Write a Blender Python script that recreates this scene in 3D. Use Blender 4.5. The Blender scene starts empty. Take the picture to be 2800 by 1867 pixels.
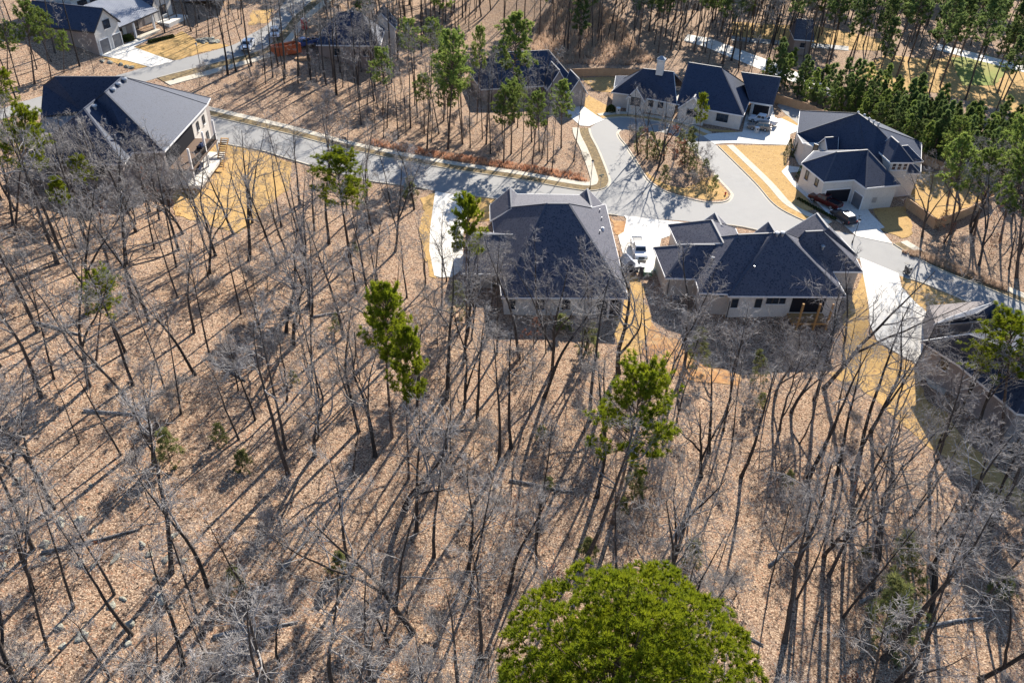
import bpy, bmesh, math, random
import numpy as np
from mathutils import Vector, Matrix
R_ = math.radians
# ------------------------------------------------------------------ camera
CAMZ = 64.0
FPX = 2178.0                                   # focal length in photo pixels (2800 wide)
def cam_axes(f=FPX, xn=1280.0, yn=3850.0):     # nadir point of the photo gives pitch and roll
    d = np.array([(xn-1400)/f, (yn-933.5)/f, 1.0]); d /= np.linalg.norm(d)
    up = -d
    fwd = np.array([0, 0, 1.0]); fh = fwd-up*(fwd@up); fh /= np.linalg.norm(fh)
    right = np.cross(fh, up)
    if right[0] < 0: right = -right
    return np.array([right, fh, up])
CR = cam_axes()
scene = bpy.context.scene
cd = bpy.data.cameras.new('camera'); cam = bpy.data.objects.new('camera', cd)
scene.collection.objects.link(cam)
cols = [CR@np.array(v) for v in ((1., 0, 0), (0, -1., 0), (0, 0, -1.))]
m = Matrix(((cols[0][0], cols[1][0], cols[2][0], 0), (cols[0][1], cols[1][1], cols[2][1], 0),
            (cols[0][2], cols[1][2], cols[2][2], CAMZ), (0, 0, 0, 1)))
cam.matrix_world = m
cd.sensor_width = 36.0; cd.lens = 36.0*FPX/2800; cd.clip_start = 0.5; cd.clip_end = 5000
scene.camera = cam
# ------------------------------------------------------------------ sky and sun
SUN_EL, SUN_AZ = R_(29), R_(19)               # azimuth measured from +Y towards +X
w = bpy.data.worlds.new('World'); scene.world = w; w.use_nodes = True
nt = w.node_tree; bg = nt.nodes['Background']
sky = nt.nodes.new('ShaderNodeTexSky'); sky.sky_type = 'NISHITA'; sky.sun_disc = False
sky.sun_elevation = SUN_EL; sky.sun_rotation = SUN_AZ; sky.altitude = 200
sky.air_density = 1.0; sky.dust_density = 0.3; sky.ozone_density = 4.5
nt.links.new(sky.outputs[0], bg.inputs[0]); bg.inputs[1].default_value = 0.085
sl = bpy.data.lights.new('sun', 'SUN'); sl.energy = 5.0; sl.angle = R_(0.53); sl.color = (1.0, 0.93, 0.82)
so = bpy.data.objects.new('sun', sl); scene.collection.objects.link(so)
sd = Vector((math.sin(SUN_AZ)*math.cos(SUN_EL), math.cos(SUN_AZ)*math.cos(SUN_EL), math.sin(SUN_EL)))
so.rotation_euler = sd.to_track_quat('Z', 'Y').to_euler(); so.location = (40, 120, 150)
scene.view_settings.view_transform = 'Standard'; scene.view_settings.look = 'None'
scene.view_settings.exposure = 1.2; scene.view_settings.gamma = 1.0
scene.cycles.max_bounces = 6; scene.cycles.diffuse_bounces = 3; scene.cycles.transparent_max_bounces = 6
scene.cycles.sample_clamp_indirect = 6
# ------------------------------------------------------------------ helpers
COL = scene.collection
random.seed(7); RNG = np.random.default_rng(7)
def softp(v, k): return k*np.logaddexp(0, np.asarray(v, float)/k)
def sstep(v, a, b):
    t = np.clip((np.asarray(v, float)-a)/(b-a), 0, 1); return t*t*(3-2*t)
def terrain(x, y):
    x = np.asarray(x, float); y = np.asarray(y, float)
    h = 0.14*softp(-x-12, 6)+0.12*softp(-x-58, 6)+0.08*softp(y-135, 8)*sstep(-x, 20, 55)
    h = np.where(h > 26, 26+(h-26)*0.1, h)
    h = h-2.2*sstep(-y, -99, -86)*sstep(x, 16, 30)
    h = h+9*np.exp(-(((x-10)/26)**2+((y-262)/30)**2))+3*np.exp(-(((x+75)/40)**2+((y-60)/30)**2))
    h = h+0.25*np.sin(x*0.21+1.3)*np.sin(y*0.17)*sstep(-y, -100, -85)
    return h
def tz(x, y): return float(terrain(x, y))
def ray(px, py): return CR@np.array([(px-1400)/FPX, (py-933.5)/FPX, 1.0])
def P(px, py, z):                               # photo pixel at a known height -> world point
    r = ray(px, py); t = (z-CAMZ)/r[2]; return Vector((r[0]*t, r[1]*t, z))
def U(px, py, dz=0.0):                          # photo pixel on the ground
    z = 0.0
    for _ in range(40):
        p = P(px, py, z+dz); z = z+0.6*(tz(p.x, p.y)-z)
    p = P(px, py, z+dz); return Vector((p.x, p.y, tz(p.x, p.y)+dz))
def VP(px, py, a, b):                           # photo pixel on the vertical plane through a and b
    r = ray(px, py); n = np.array([b[1]-a[1], a[0]-b[0], 0.0])
    t = (n@(np.array([a[0], a[1], 0])))/(n@r); return Vector((r[0]*t, r[1]*t, CAMZ+r[2]*t))
def Z(ox, oy, s): return lambda x, y: (ox+x/s, oy+y/s)

class MB:
    def __init__(self): self.v = []; self.f = []; self.m = []
    def add(self, vs, fs, mi=0):
        b = len(self.v); self.v.extend([tuple(p) for p in vs]); self.f.extend([tuple(i+b for i in q) for q in fs]); self.m.extend([mi]*len(fs)); return self
    def box(self, c, s, rz=0.0, mi=0):
        cx, cy, cz = c; sx, sy, sz = (q/2 for q in s); ca, sa = math.cos(rz), math.sin(rz); vs = []
        for z in (-sz, sz):
            for x, y in ((-sx, -sy), (sx, -sy), (sx, sy), (-sx, sy)): vs.append((cx+x*ca-y*sa, cy+x*sa+y*ca, cz+z))
        return self.add(vs, [(3, 2, 1, 0), (4, 5, 6, 7), (0, 1, 5, 4), (1, 2, 6, 5), (2, 3, 7, 6), (3, 0, 4, 7)], mi)
    def beam(self, a, b, wd, ht):               # box from a to b (top at the line)
        a = Vector(a); b = Vector(b); d = (b-a)
        if d.length < 1e-6: return self
        h = Vector((d.x, d.y, 0)); n = Vector((-h.y, h.x, 0)).normalized() if h.length > 1e-5 else Vector((1, 0, 0))
        u = Vector((0, 0, 1)) if h.length > 1e-5 else Vector((0, 1, 0))
        vs = []
        for p in (a, b):
            for sx, sz in ((-1, -1), (1, -1), (1, 1), (-1, 1)): vs.append(p+n*(sx*wd/2)+u*(sz*ht/2))
        return self.add(vs, [(3, 2, 1, 0), (4, 5, 6, 7), (0, 1, 5, 4), (1, 2, 6, 5), (2, 3, 7, 6), (3, 0, 4, 7)])
    def tube(self, pts, rad, n=6, cap=True):
        pts = [Vector(p) for p in pts]; vs = []; fs = []
        for i, p in enumerate(pts):
            t = (pts[min(i+1, len(pts)-1)]-pts[max(i-1, 0)]); t = t.normalized() if t.length > 1e-9 else Vector((0, 0, 1))
            u = t.orthogonal().normalized() if abs(t.z) > .999 else t.cross(Vector((0, 0, 1))).normalized()
            q = t.cross(u); r = rad[i] if hasattr(rad, '__len__') else rad
            for k in range(n):
                a = 2*math.pi*k/n; vs.append(p+u*(r*math.cos(a))+q*(r*math.sin(a)))
        for i in range(len(pts)-1):
            for k in range(n):
                fs.append((i*n+k, i*n+(k+1) % n, (i+1)*n+(k+1) % n, (i+1)*n+k))
        if cap: fs.append(tuple(range(n-1, -1, -1))); fs.append(tuple((len(pts)-1)*n+k for k in range(n)))
        return self.add(vs, fs)
    def build(self, name, mat, parent=None, smooth=False, bevel=0.0):
        me = bpy.data.meshes.new(name); me.from_pydata(self.v, [], self.f)
        mats = mat if isinstance(mat, (list, tuple)) else [mat]
        for q in mats: me.materials.append(q)
        if len(mats) > 1: me.polygons.foreach_set('material_index', self.m)
        if smooth: me.polygons.foreach_set('use_smooth', [True]*len(me.polygons))
        me.update()
        o = bpy.data.objects.new(name, me); COL.objects.link(o)
        if parent is not None: o.parent = parent
        if bevel:
            bv = o.modifiers.new('bevel', 'BEVEL'); bv.width = bevel; bv.segments = 2; bv.limit_method = 'ANGLE'; bv.angle_limit = 0.6
        return o
def tag(o, label=None, cat=None, group=None, kind=None):
    if label: o['label'] = label
    if cat: o['category'] = cat
    if group: o['group'] = group
    if kind: o['kind'] = kind
    return o
def empty(name, loc=(0, 0, 0), rz=0.0, label=None, cat=None, group=None):
    o = bpy.data.objects.new(name, None); o.empty_display_size = 0.2; COL.objects.link(o)
    o.location = loc; o.rotation_euler = (0, 0, rz); return tag(o, label, cat, group)
def copy_tree(o, parent=None):
    c = o.copy(); COL.objects.link(c); c.parent = parent
    for ch in o.children: copy_tree(ch, c)
    return c
def pip(x, y, poly):
    c = False; j = len(poly)-1
    for i in range(len(poly)):
        xi, yi = poly[i][0], poly[i][1]; xj, yj = poly[j][0], poly[j][1]
        if (yi > y) != (yj > y) and x < (xj-xi)*(y-yi)/(yj-yi)+xi: c = not c
        j = i
    return c
# ------------------------------------------------------------------ materials
def material(name, base, rough=0.8, spec=0.3, var=None, scale=2.0, detail=6.0, bump=0.0, bscale=None, metal=0.0, speck=None, coord='Object', objvar=0.0):
    """base colour with noise towards var; speck = (colour, scale, threshold) small flecks"""
    mt = bpy.data.materials.new(name); mt.use_nodes = True; n = mt.node_tree; b = n.nodes['Principled BSDF']
    b.inputs['Roughness'].default_value = rough; b.inputs['Metallic'].default_value = metal
    b.inputs['Specular IOR Level'].default_value = spec
    b.inputs['Base Color'].default_value = (*base, 1)
    if var is None and not bump and speck is None and not objvar: return mt
    tc = n.nodes.new('ShaderNodeTexCoord'); out = None
    rgb = n.nodes.new('ShaderNodeRGB'); rgb.outputs[0].default_value = (*base, 1); cur = rgb.outputs[0]
    def mixc(fac, a, c):
        mx = n.nodes.new('ShaderNodeMix'); mx.data_type = 'RGBA'
        n.links.new(fac, mx.inputs[0]); n.links.new(a, mx.inputs[6])
        if isinstance(c, tuple): mx.inputs[7].default_value = (*c, 1)
        else: n.links.new(c, mx.inputs[7])
        return mx.outputs[2]
    def noise(sc, de=detail, ro=0.6):
        q = n.nodes.new('ShaderNodeTexNoise'); q.inputs['Scale'].default_value = sc; q.inputs['Detail'].default_value = de
        q.inputs['Roughness'].default_value = ro; n.links.new(tc.outputs[coord], q.inputs['Vector']); return q
    def ramp(sock, a, c):
        q = n.nodes.new('ShaderNodeMapRange'); q.inputs[1].default_value = a; q.inputs[2].default_value = c; n.links.new(sock, q.inputs[0]); return q.outputs[0]
    if var is not None:
        vs = var if isinstance(var, list) else [(var, scale)]
        for c, s in vs:
            q = noise(s); cur = mixc(ramp(q.outputs[0], 0.38, 0.62), cur, c)
    if speck is not None:
        for c, s, a in (speck if isinstance(speck, list) else [speck]):
            q = n.nodes.new('ShaderNodeTexVoronoi'); q.inputs['Scale'].default_value = s; n.links.new(tc.outputs[coord], q.inputs['Vector'])
            sx = n.nodes.new('ShaderNodeSeparateColor'); n.links.new(q.outputs['Color'], sx.inputs[0])
            cur = mixc(ramp(sx.outputs[0], a, min(1, a+0.12)), cur, c)
    if objvar:
        oi = n.nodes.new('ShaderNodeObjectInfo'); hs = n.nodes.new('ShaderNodeHueSaturation')
        mr = n.nodes.new('ShaderNodeMapRange'); mr.inputs[3].default_value = 1-objvar; mr.inputs[4].default_value = 1+objvar
        n.links.new(oi.outputs['Random'], mr.inputs[0]); n.links.new(mr.outputs[0], hs.inputs['Value']); n.links.new(cur, hs.inputs['Color']); cur = hs.outputs[0]
    n.links.new(cur, b.inputs['Base Color'])
    if bump:
        q = noise(bscale or scale*4); bp = n.nodes.new('ShaderNodeBump'); bp.inputs['Strength'].default_value = bump; bp.inputs['Distance'].default_value = 0.1
        n.links.new(q.outputs[0], bp.inputs['Height']); n.links.new(bp.outputs[0], b.inputs['Normal'])
    return mt
def leafmat(name, c1, c2, trans, scale=0.6, objvar=0.15):
    mt = material(name, c1, 0.75, 0.15, c2, scale, 3.0, objvar=objvar); n = mt.node_tree; b = n.nodes['Principled BSDF']
    src = b.inputs['Base Color'].links[0].from_socket
    tr = n.nodes.new('ShaderNodeBsdfTranslucent'); hs = n.nodes.new('ShaderNodeHueSaturation'); hs.inputs['Value'].default_value = 1.5; hs.inputs['Hue'].default_value = 0.485
    n.links.new(src, hs.inputs['Color']); n.links.new(hs.outputs[0], tr.inputs[0])
    mx = n.nodes.new('ShaderNodeMixShader'); mx.inputs[0].default_value = trans
    n.links.new(b.outputs[0], mx.inputs[1]); n.links.new(tr.outputs[0], mx.inputs[2])
    n.links.new(mx.outputs[0], n.nodes['Material Output'].inputs[0]); return mt
M = {}
M['litter'] = material('leaf_litter', (0.335, 0.22, 0.145), 0.95, 0.1, [((0.43, 0.30, 0.215), 0.05), ((0.20, 0.13, 0.088), 0.16), ((0.37, 0.245, 0.16), 1.7), ((0.27, 0.20, 0.155), 0.11), ((0.36, 0.235, 0.15), 0.6)], bump=1.0, bscale=7.0,
    speck=[((0.15, 0.09, 0.058), 9.0, 0.58), ((0.57, 0.42, 0.29), 10.0, 0.73), ((0.40, 0.205, 0.12), 7.0, 0.88), ((0.045, 0.034, 0.028), 5.0, 0.88)])
M['lawn'] = material('dormant_grass', (0.55, 0.35, 0.135), 0.95, 0.1, [((0.46, 0.285, 0.105), 0.35), ((0.63, 0.43, 0.19), 0.9), ((0.49, 0.325, 0.125), 0.09), ((0.41, 0.25, 0.10), 5.0)], bump=0.6, bscale=9, speck=((0.28, 0.17, 0.09), 3.5, 0.93))
M['lawn_dirt'] = material('orange_soil', (0.46, 0.24, 0.10), 0.95, 0.1, [((0.52, 0.34, 0.17), 0.4), ((0.36, 0.19, 0.09), 1.5)], bump=0.5, bscale=9)
M['green_turf'] = material('green_turf', (0.20, 0.24, 0.06), 0.95, 0.1, (0.30, 0.27, 0.09), 0.1)
M['strip'] = material('verge_grass', (0.24, 0.175, 0.095), 0.95, 0.1, [((0.33, 0.24, 0.12), 0.6), ((0.15, 0.115, 0.07), 2.2)], bump=0.6, bscale=9)
M['road'] = material('pale_asphalt', (0.25, 0.245, 0.24), 0.8, 0.3, [((0.29, 0.284, 0.275), 0.12), ((0.215, 0.212, 0.21), 0.6), ((0.27, 0.265, 0.258), 7.0), ((0.28, 0.272, 0.26), 0.035)])
M['concrete'] = material('pale_concrete', (0.66, 0.62, 0.55), 0.85, 0.3, [((0.58, 0.54, 0.48), 0.4), ((0.72, 0.69, 0.63), 3.0)])
M['walk'] = material('sidewalk_concrete', (0.52, 0.46, 0.36), 0.88, 0.25, [((0.44, 0.39, 0.31), 0.5), ((0.58, 0.52, 0.42), 2.4)])
M['kerb'] = material('kerb_concrete', (0.52, 0.47, 0.38), 0.9, 0.25, (0.42, 0.38, 0.31), 1.2)
M['roof'] = material('charcoal_shingle', (0.036, 0.05, 0.088), 0.66, 0.17, [((0.029, 0.042, 0.078), 0.35), ((0.052, 0.066, 0.104), 7.0), ((0.042, 0.054, 0.088), 1.3)], speck=((0.022, 0.031, 0.056), 7.0, 0.8), bump=0.35, bscale=10)
M['roof_brown'] = material('weathered_shingle', (0.082, 0.085, 0.112), 0.66, 0.2, [((0.068, 0.072, 0.098), 0.35), ((0.118, 0.114, 0.138), 7.0), ((0.094, 0.092, 0.114), 1.3)], speck=((0.042, 0.046, 0.068), 6.0, 0.74), bump=0.4, bscale=10)
M['ridge'] = material('ridge_cap_shingle', (0.07, 0.078, 0.105), 0.65, 0.3, (0.05, 0.058, 0.085), 3.0)
M['metal_roof'] = material('standing_seam', (0.24, 0.26, 0.31), 0.45, 0.5, (0.20, 0.22, 0.27), 0.7)
M['brick_white'] = material('white_painted_brick', (0.60, 0.56, 0.51), 0.9, 0.2, [((0.52, 0.48, 0.43), 0.7), ((0.66, 0.62, 0.57), 6.0)], bump=0.3, bscale=12)
M['brick_tan'] = material('tan_brick', (0.44, 0.38, 0.33), 0.9, 0.2, [((0.36, 0.31, 0.27), 0.7), ((0.50, 0.44, 0.38), 7.0)], bump=0.3, bscale=12)
M['brick_grey'] = material('grey_brick', (0.27, 0.235, 0.22), 0.9, 0.2, [((0.22, 0.19, 0.18), 0.7), ((0.33, 0.29, 0.27), 7.0)], bump=0.3, bscale=12)
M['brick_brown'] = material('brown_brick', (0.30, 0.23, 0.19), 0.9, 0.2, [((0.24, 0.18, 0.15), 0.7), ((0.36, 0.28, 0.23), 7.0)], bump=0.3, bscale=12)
M['trim'] = material('white_trim', (0.74, 0.73, 0.72), 0.6, 0.4)
M['trim_tan'] = material('tan_trim', (0.48, 0.42, 0.35), 0.7, 0.3)
M['dark_trim'] = material('dark_trim', (0.035, 0.035, 0.04), 0.5, 0.4)
M['glass'] = material('window_glass', (0.02, 0.03, 0.045), 0.08, 0.8)
M['garage_door'] = material('garage_door_grey', (0.16, 0.16, 0.17), 0.6, 0.4, (0.13, 0.13, 0.14), 1.0)
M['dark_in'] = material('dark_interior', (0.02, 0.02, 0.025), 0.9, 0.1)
M['wood'] = material('cedar_fence', (0.50, 0.31, 0.17), 0.85, 0.2, [((0.40, 0.24, 0.13), 1.0), ((0.56, 0.37, 0.22), 7.0)])
M['deck'] = material('brown_deck', (0.13, 0.085, 0.06), 0.8, 0.25, (0.18, 0.12, 0.085), 3.0)
M['post'] = material('pine_post', (0.45, 0.26, 0.10), 0.8, 0.25, (0.36, 0.20, 0.08), 2.0)
M['bark'] = material('dark_bark', (0.055, 0.044, 0.038), 0.95, 0.1, [((0.032, 0.026, 0.023), 2.0), ((0.095, 0.08, 0.07), 6.0)], bump=0.6, bscale=14, objvar=0.3)
M['limb'] = material('grey_limb', (0.16, 0.145, 0.135), 0.9, 0.15, [((0.10, 0.085, 0.078), 1.2), ((0.30, 0.285, 0.275), 4.0)], objvar=0.3)
M['twig'] = material('grey_twig', (0.42, 0.39, 0.37), 0.85, 0.2, (0.26, 0.23, 0.21), 0.8, objvar=0.25)
M['pinebark'] = material('pine_bark', (0.10, 0.07, 0.055), 0.95, 0.1, [((0.06, 0.045, 0.04), 2.0), ((0.17, 0.12, 0.09), 5.0)], bump=0.6, bscale=12, objvar=0.2)
M['needle_near'] = leafmat('pine_needles_bright', (0.115, 0.16, 0.010), (0.185, 0.22, 0.012), 0.42, 0.9, 0.10)
M['needle'] = leafmat('pine_needles', (0.11, 0.17, 0.04), (0.18, 0.235, 0.055), 0.45, 0.5, 0.22)
M['needle_dark'] = leafmat('pine_needles_dark', (0.09, 0.14, 0.05), (0.14, 0.195, 0.06), 0.45, 0.5, 0.3)
M['cedar'] = leafmat('cedar_foliage', (0.14, 0.165, 0.06), (0.20, 0.215, 0.08), 0.35, 0.8, 0.25)
M['dead_leaf'] = leafmat('dead_oak_leaves', (0.20, 0.085, 0.045), (0.28, 0.14, 0.075), 0.3, 1.5, 0.25)
M['shrub'] = leafmat('evergreen_shrub', (0.035, 0.06, 0.018), (0.06, 0.09, 0.025), 0.25, 1.5, 0.2)
M['tallgrass'] = leafmat('tan_tall_grass', (0.40, 0.30, 0.205), (0.50, 0.385, 0.27), 0.35, 0.3, 0.1)
M['redgrass'] = leafmat('rust_tall_grass', (0.40, 0.21, 0.11), (0.50, 0.31, 0.18), 0.35, 0.3, 0.1)
M['rock'] = material('lichen_rock', (0.25, 0.235, 0.20), 0.95, 0.15, [((0.17, 0.15, 0.13), 1.5), ((0.36, 0.36, 0.29), 4.0)], bump=0.8, bscale=5, objvar=0.2)
M['rubber'] = material('tyre_rubber', (0.015, 0.015, 0.016), 0.85, 0.2)
M['rim'] = material('alloy_rim', (0.45, 0.45, 0.47), 0.35, 0.5, metal=0.8)
M['white_paint'] = material('white_car_paint', (0.72, 0.73, 0.75), 0.25, 0.6)
M['red_paint'] = material('dark_red_car_paint', (0.055, 0.006, 0.008), 0.22, 0.6)
M['black_paint'] = material('black_car_paint', (0.025, 0.027, 0.035), 0.2, 0.6)
M['tan_paint'] = material('pewter_car_paint', (0.26, 0.23, 0.20), 0.3, 0.6, metal=0.3)
M['blue_paint'] = material('blue_car_paint', (0.03, 0.07, 0.22), 0.3, 0.6)
M['lamp_glass'] = material('headlight_glass', (0.75, 0.77, 0.8), 0.1, 0.8)
M['tail'] = material('tail_light', (0.35, 0.01, 0.01), 0.2, 0.6)
M['chrome'] = material('chrome', (0.6, 0.6, 0.62), 0.2, 0.5, metal=1.0)
M['black_metal'] = material('black_metal', (0.02, 0.02, 0.022), 0.5, 0.4)
M['galv'] = material('galvanised_metal', (0.35, 0.36, 0.38), 0.45, 0.5, metal=0.6)
M['orange'] = material('orange_dumpster_paint', (0.50, 0.13, 0.045), 0.6, 0.35, (0.40, 0.10, 0.04), 1.5)
M['red'] = material('red_plastic', (0.50, 0.02, 0.025), 0.5, 0.4)
M['green_plastic'] = material('green_plastic', (0.02, 0.14, 0.06), 0.5, 0.4)
M['white_plastic'] = material('white_plastic', (0.75, 0.76, 0.78), 0.45, 0.4)
M['grey_plastic'] = material('grey_plastic', (0.10, 0.105, 0.115), 0.6, 0.35)
M['navy_plastic'] = material('navy_plastic', (0.02, 0.04, 0.09), 0.55, 0.35)
M['box_green'] = material('utility_box_green', (0.14, 0.19, 0.16), 0.6, 0.35)
M['gravel'] = material('grey_gravel', (0.36, 0.34, 0.31), 0.95, 0.1, [((0.26, 0.25, 0.23), 1.0), ((0.45, 0.43, 0.40), 8.0)], bump=0.6, bscale=14)
M['cushion'] = material('navy_cushion', (0.02, 0.035, 0.09), 0.85, 0.15)
# ------------------------------------------------------------------ ground
def grid_axis(lo, hi, segs):
    out = []; 
    for a, b, st in segs: out += list(np.arange(a, b, st))
    out.append(hi); return np.array(out)
GX = grid_axis(-900, 900, [(-900, -200, 50), (-200, -100, 5), (-100, 100, 2), (100, 200, 5), (200, 900, 50)])
GY = grid_axis(-150, 1600, [(-150, 10, 20), (10, 240, 2), (240, 340, 5), (340, 1600, 60)])
XX, YY = np.meshgrid(GX, GY); ZZ = terrain(XX, YY)
nx, ny = len(GX), len(GY)
vs = np.stack([XX.ravel(), YY.ravel(), ZZ.ravel()], 1)
fs = [(j*nx+i, j*nx+i+1, (j+1)*nx+i+1, (j+1)*nx+i) for j in range(ny-1) for i in range(nx-1)]
g = MB(); g.v = [tuple(p) for p in vs]; g.f = fs; g.m = [0]*len(fs)
tag(g.build('ground', M['litter'], smooth=True), kind='structure')
BLOCK = []                                       # plan polygons no tree may stand on
def drape(name, poly, off, mat, block=True, step=2.0, thick=0.0):
    poly = [(p[0], p[1]) for p in poly]
    bm = bmesh.new(); f = bm.faces.new([bm.verts.new((x, y, 0)) for x, y in poly])
    bmesh.ops.triangulate(bm, faces=[f])
    xs = [p[0] for p in poly]; ys = [p[1] for p in poly]
    for k in range(int(math.floor(min(xs)/step))+1, int(math.ceil(max(xs)/step))):
        bmesh.ops.bisect_plane(bm, geom=bm.verts[:]+bm.edges[:]+bm.faces[:], plane_co=(k*step, 0, 0), plane_no=(1, 0, 0))
    for k in range(int(math.floor(min(ys)/step))+1, int(math.ceil(max(ys)/step))):
        bmesh.ops.bisect_plane(bm, geom=bm.verts[:]+bm.edges[:]+bm.faces[:], plane_co=(0, k*step, 0), plane_no=(0, 1, 0))
    for v in bm.verts: v.co.z = tz(v.co.x, v.co.y)+off
    bmesh.ops.recalc_face_normals(bm, faces=bm.faces)
    up = sum(q.normal.z*q.calc_area() for q in bm.faces)
    if up < 0: bmesh.ops.reverse_faces(bm, faces=bm.faces)
    me = bpy.data.meshes.new(name); bm.to_mesh(me); bm.free(); me.materials.append(mat)
    o = bpy.data.objects.new(name, me); COL.objects.link(o); tag(o, kind='structure')
    if block: BLOCK.append(poly)
    return o
def upx(pts, zf=None):
    out = []
    for p in pts:
        q = zf(*p) if zf else p; out.append(U(*q))
    return out
def cr_spline(pts, n=6):                          # smooth a plan polyline
    pts = [Vector((p[0], p[1], 0)) for p in pts]; out = []
    for i in range(len(pts)-1):
        p0 = pts[max(i-1, 0)]; p1 = pts[i]; p2 = pts[i+1]; p3 = pts[min(i+2, len(pts)-1)]
        for k in range(n):
            t = k/n; out.append(0.5*((2*p1)+(p2-p0)*t+(2*p0-5*p1+4*p2-p3)*t*t+(3*p1-p0-3*p2+p3)*t**3))
    out.append(pts[-1]); return out
def offset_line(pts, d):
    out = []
    for i, p in enumerate(pts):
        t = (pts[min(i+1, len(pts)-1)]-pts[max(i-1, 0)]).normalized(); out.append(p+Vector((-t.y, t.x, 0))*d)
    return out
def ribbon(name, line, d0, d1, z0, mat, h=0.0, block=False):
    a = offset_line(line, d0); b = offset_line(line, d1); mb = MB(); n = len(line); k = 4
    rows = []
    for i in range(n):
        pa, pb = a[i], b[i]; za = tz(pa.x, pa.y)+z0; zb = tz(pb.x, pb.y)+z0
        rows.append([(pa.x, pa.y, za-0.25), (pa.x, pa.y, za+h), (pb.x, pb.y, zb+h), (pb.x, pb.y, zb-0.25)])
    vs = [p for r in rows for p in r]; fs = []
    for i in range(n-1):
        for j in range(3): fs.append((i*4+j, (i+1)*4+j, (i+1)*4+j+1, i*4+j+1))
    fs += [(0, 1, 2, 3), tuple((n-1)*4+j for j in (3, 2, 1, 0))]
    mb.add(vs, fs); o = mb.build(name, mat); bm = bmesh.new(); bm.from_mesh(o.data); bmesh.ops.recalc_face_normals(bm, faces=bm.faces); bm.to_mesh(o.data); bm.free()
    tag(o, kind='structure')
    if block:
        for i in range(0, n-1): BLOCK.append([(a[i].x, a[i].y), (a[i+1].x, a[i+1].y), (b[i+1].x, b[i+1].y), (b[i].x, b[i].y)])
    return o
N1 = [(390, 281), (480, 299), (600, 325), (791, 369), (918, 402), (1040, 429), (1200, 459), (1391, 488), (1544, 515), (1610, 523), (1650, 517), (1664, 503), (1662, 480), (1636, 413), (1615, 372), (1610, 352)]
N2 = [(1648, 326), (1700, 321), (1738, 324), (1798, 333), (1857, 347), (1922, 373)]
N3 = [(1962, 400), (2062, 499), (2116, 560), (2180, 597), (2250, 625)]
N4 = [(2441, 668), (2499, 703), (2588, 747), (2700, 790), (2800, 832), (2950, 900)]
S_ = [(2930, 985), (2745, 879), (2652, 829), (2527, 776), (2455, 754), (2358, 712), (2200, 658), (2071, 630), (2001, 617), (1874, 605), (1735, 595), (1667, 587), (1500, 565), (1352, 544), (1288, 536), (1189, 522), (1109, 509), (1002, 494), (880, 462), (761, 427), (715, 413), (600, 392), (480, 365), (390, 343)]
W1, W2, W3, W4 = (cr_spline(upx(q)) for q in (N1, N2, N3, N4))
WS = cr_spline(upx(S_), 4)
mid34 = upx([(2323, 640)])
road_poly = [tuple(p)[:2] for p in W1+W2+W3+[Vector(mid34[0])]+W4+WS]
drape('road', road_poly, 0.03, M['road'])
R2U = [(60, 282), (120, 262), (318, 208), (402, 184), (471, 168), (631, 126), (672, 102), (728, 71), (753, 44), (770, 18), (800, -30)]
R2L = [(900, -30), (850, 5), (800, 50), (775, 82), (737, 123), (700, 143), (547, 184), (398, 224), (330, 262), (250, 300), (110, 315), (60, 325)]
RU = cr_spline(upx(R2U), 4); RL = cr_spline(upx(R2L), 4)
drape('road', [tuple(p)[:2] for p in RU+RL], 0.038, M['road'])
for ln, side in ((W1, 1), (W2, 1), (W3, 1), (W4, 1)):
    ribbon('kerb', ln, -0.35, 0.0, 0.034, M['walk'])
    ribbon('kerb', ln, 0.0, 0.16, 0.04, M['kerb'], 0.13)
ribbon('verge', W1, 0.17, 2.0, 0.05, M['strip'], 0.06, True); ribbon('sidewalk', W1, 2.01, 3.5, 0.06, M['walk'], 0.08, True)
ribbon('verge', W2, 0.17, 1.6, 0.05, M['lawn'], 0.06, True); ribbon('sidewalk', W2, 1.61, 3.0, 0.06, M['walk'], 0.08, True)
ribbon('verge', W3, 0.17, 1.9, 0.05, M['lawn'], 0.06, True); ribbon('sidewalk', W3, 1.91, 3.4, 0.06, M['walk'], 0.08, True)
ribbon('verge', W4, 0.17, 1.6, 0.05, M['strip'], 0.06, True); ribbon('sidewalk', W4, 1.61, 3.1, 0.06, M['walk'], 0.08, True)
def sub(line, a, b):
    return [p for p in line if a <= p.x <= b]
for seg in ((390, 343, 1150), (1300, 536, 1700), (1880, 605, 2340), (2460, 754, 2930)):
    x0 = U(seg[0], 400 if seg[0] < 1000 else 560).x; 
wsx = [q for q in WS]
def south_seg(pa, pb):
    a = U(*pa).x; b = U(*pb).x; ln = [p for p in WS if a <= p.x <= b]
    if len(ln) > 1:
        ribbon('kerb', ln, -0.35, 0.0, 0.034, M['walk']); ribbon('kerb', ln, 0.0, 0.16, 0.04, M['kerb'], 0.13)
south_seg((390, 343), (1185, 521)); south_seg((1290, 537), (1690, 590)); south_seg((1880, 605), (2350, 710)); south_seg((2460, 756), (2930, 985))
RLk = [p for p in RL if p.x > U(398, 224).x][::-1]
ribbon('kerb', RLk, -0.16, 0.0, 0.045, M['kerb'], 0.13) if len(RLk) > 1 else None
ribbon('verge', RLk, -1.9, -0.17, 0.05, M['strip'], 0.06, True); ribbon('sidewalk', RLk, -3.3, -1.91, 0.06, M['walk'], 0.08, True)
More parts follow.
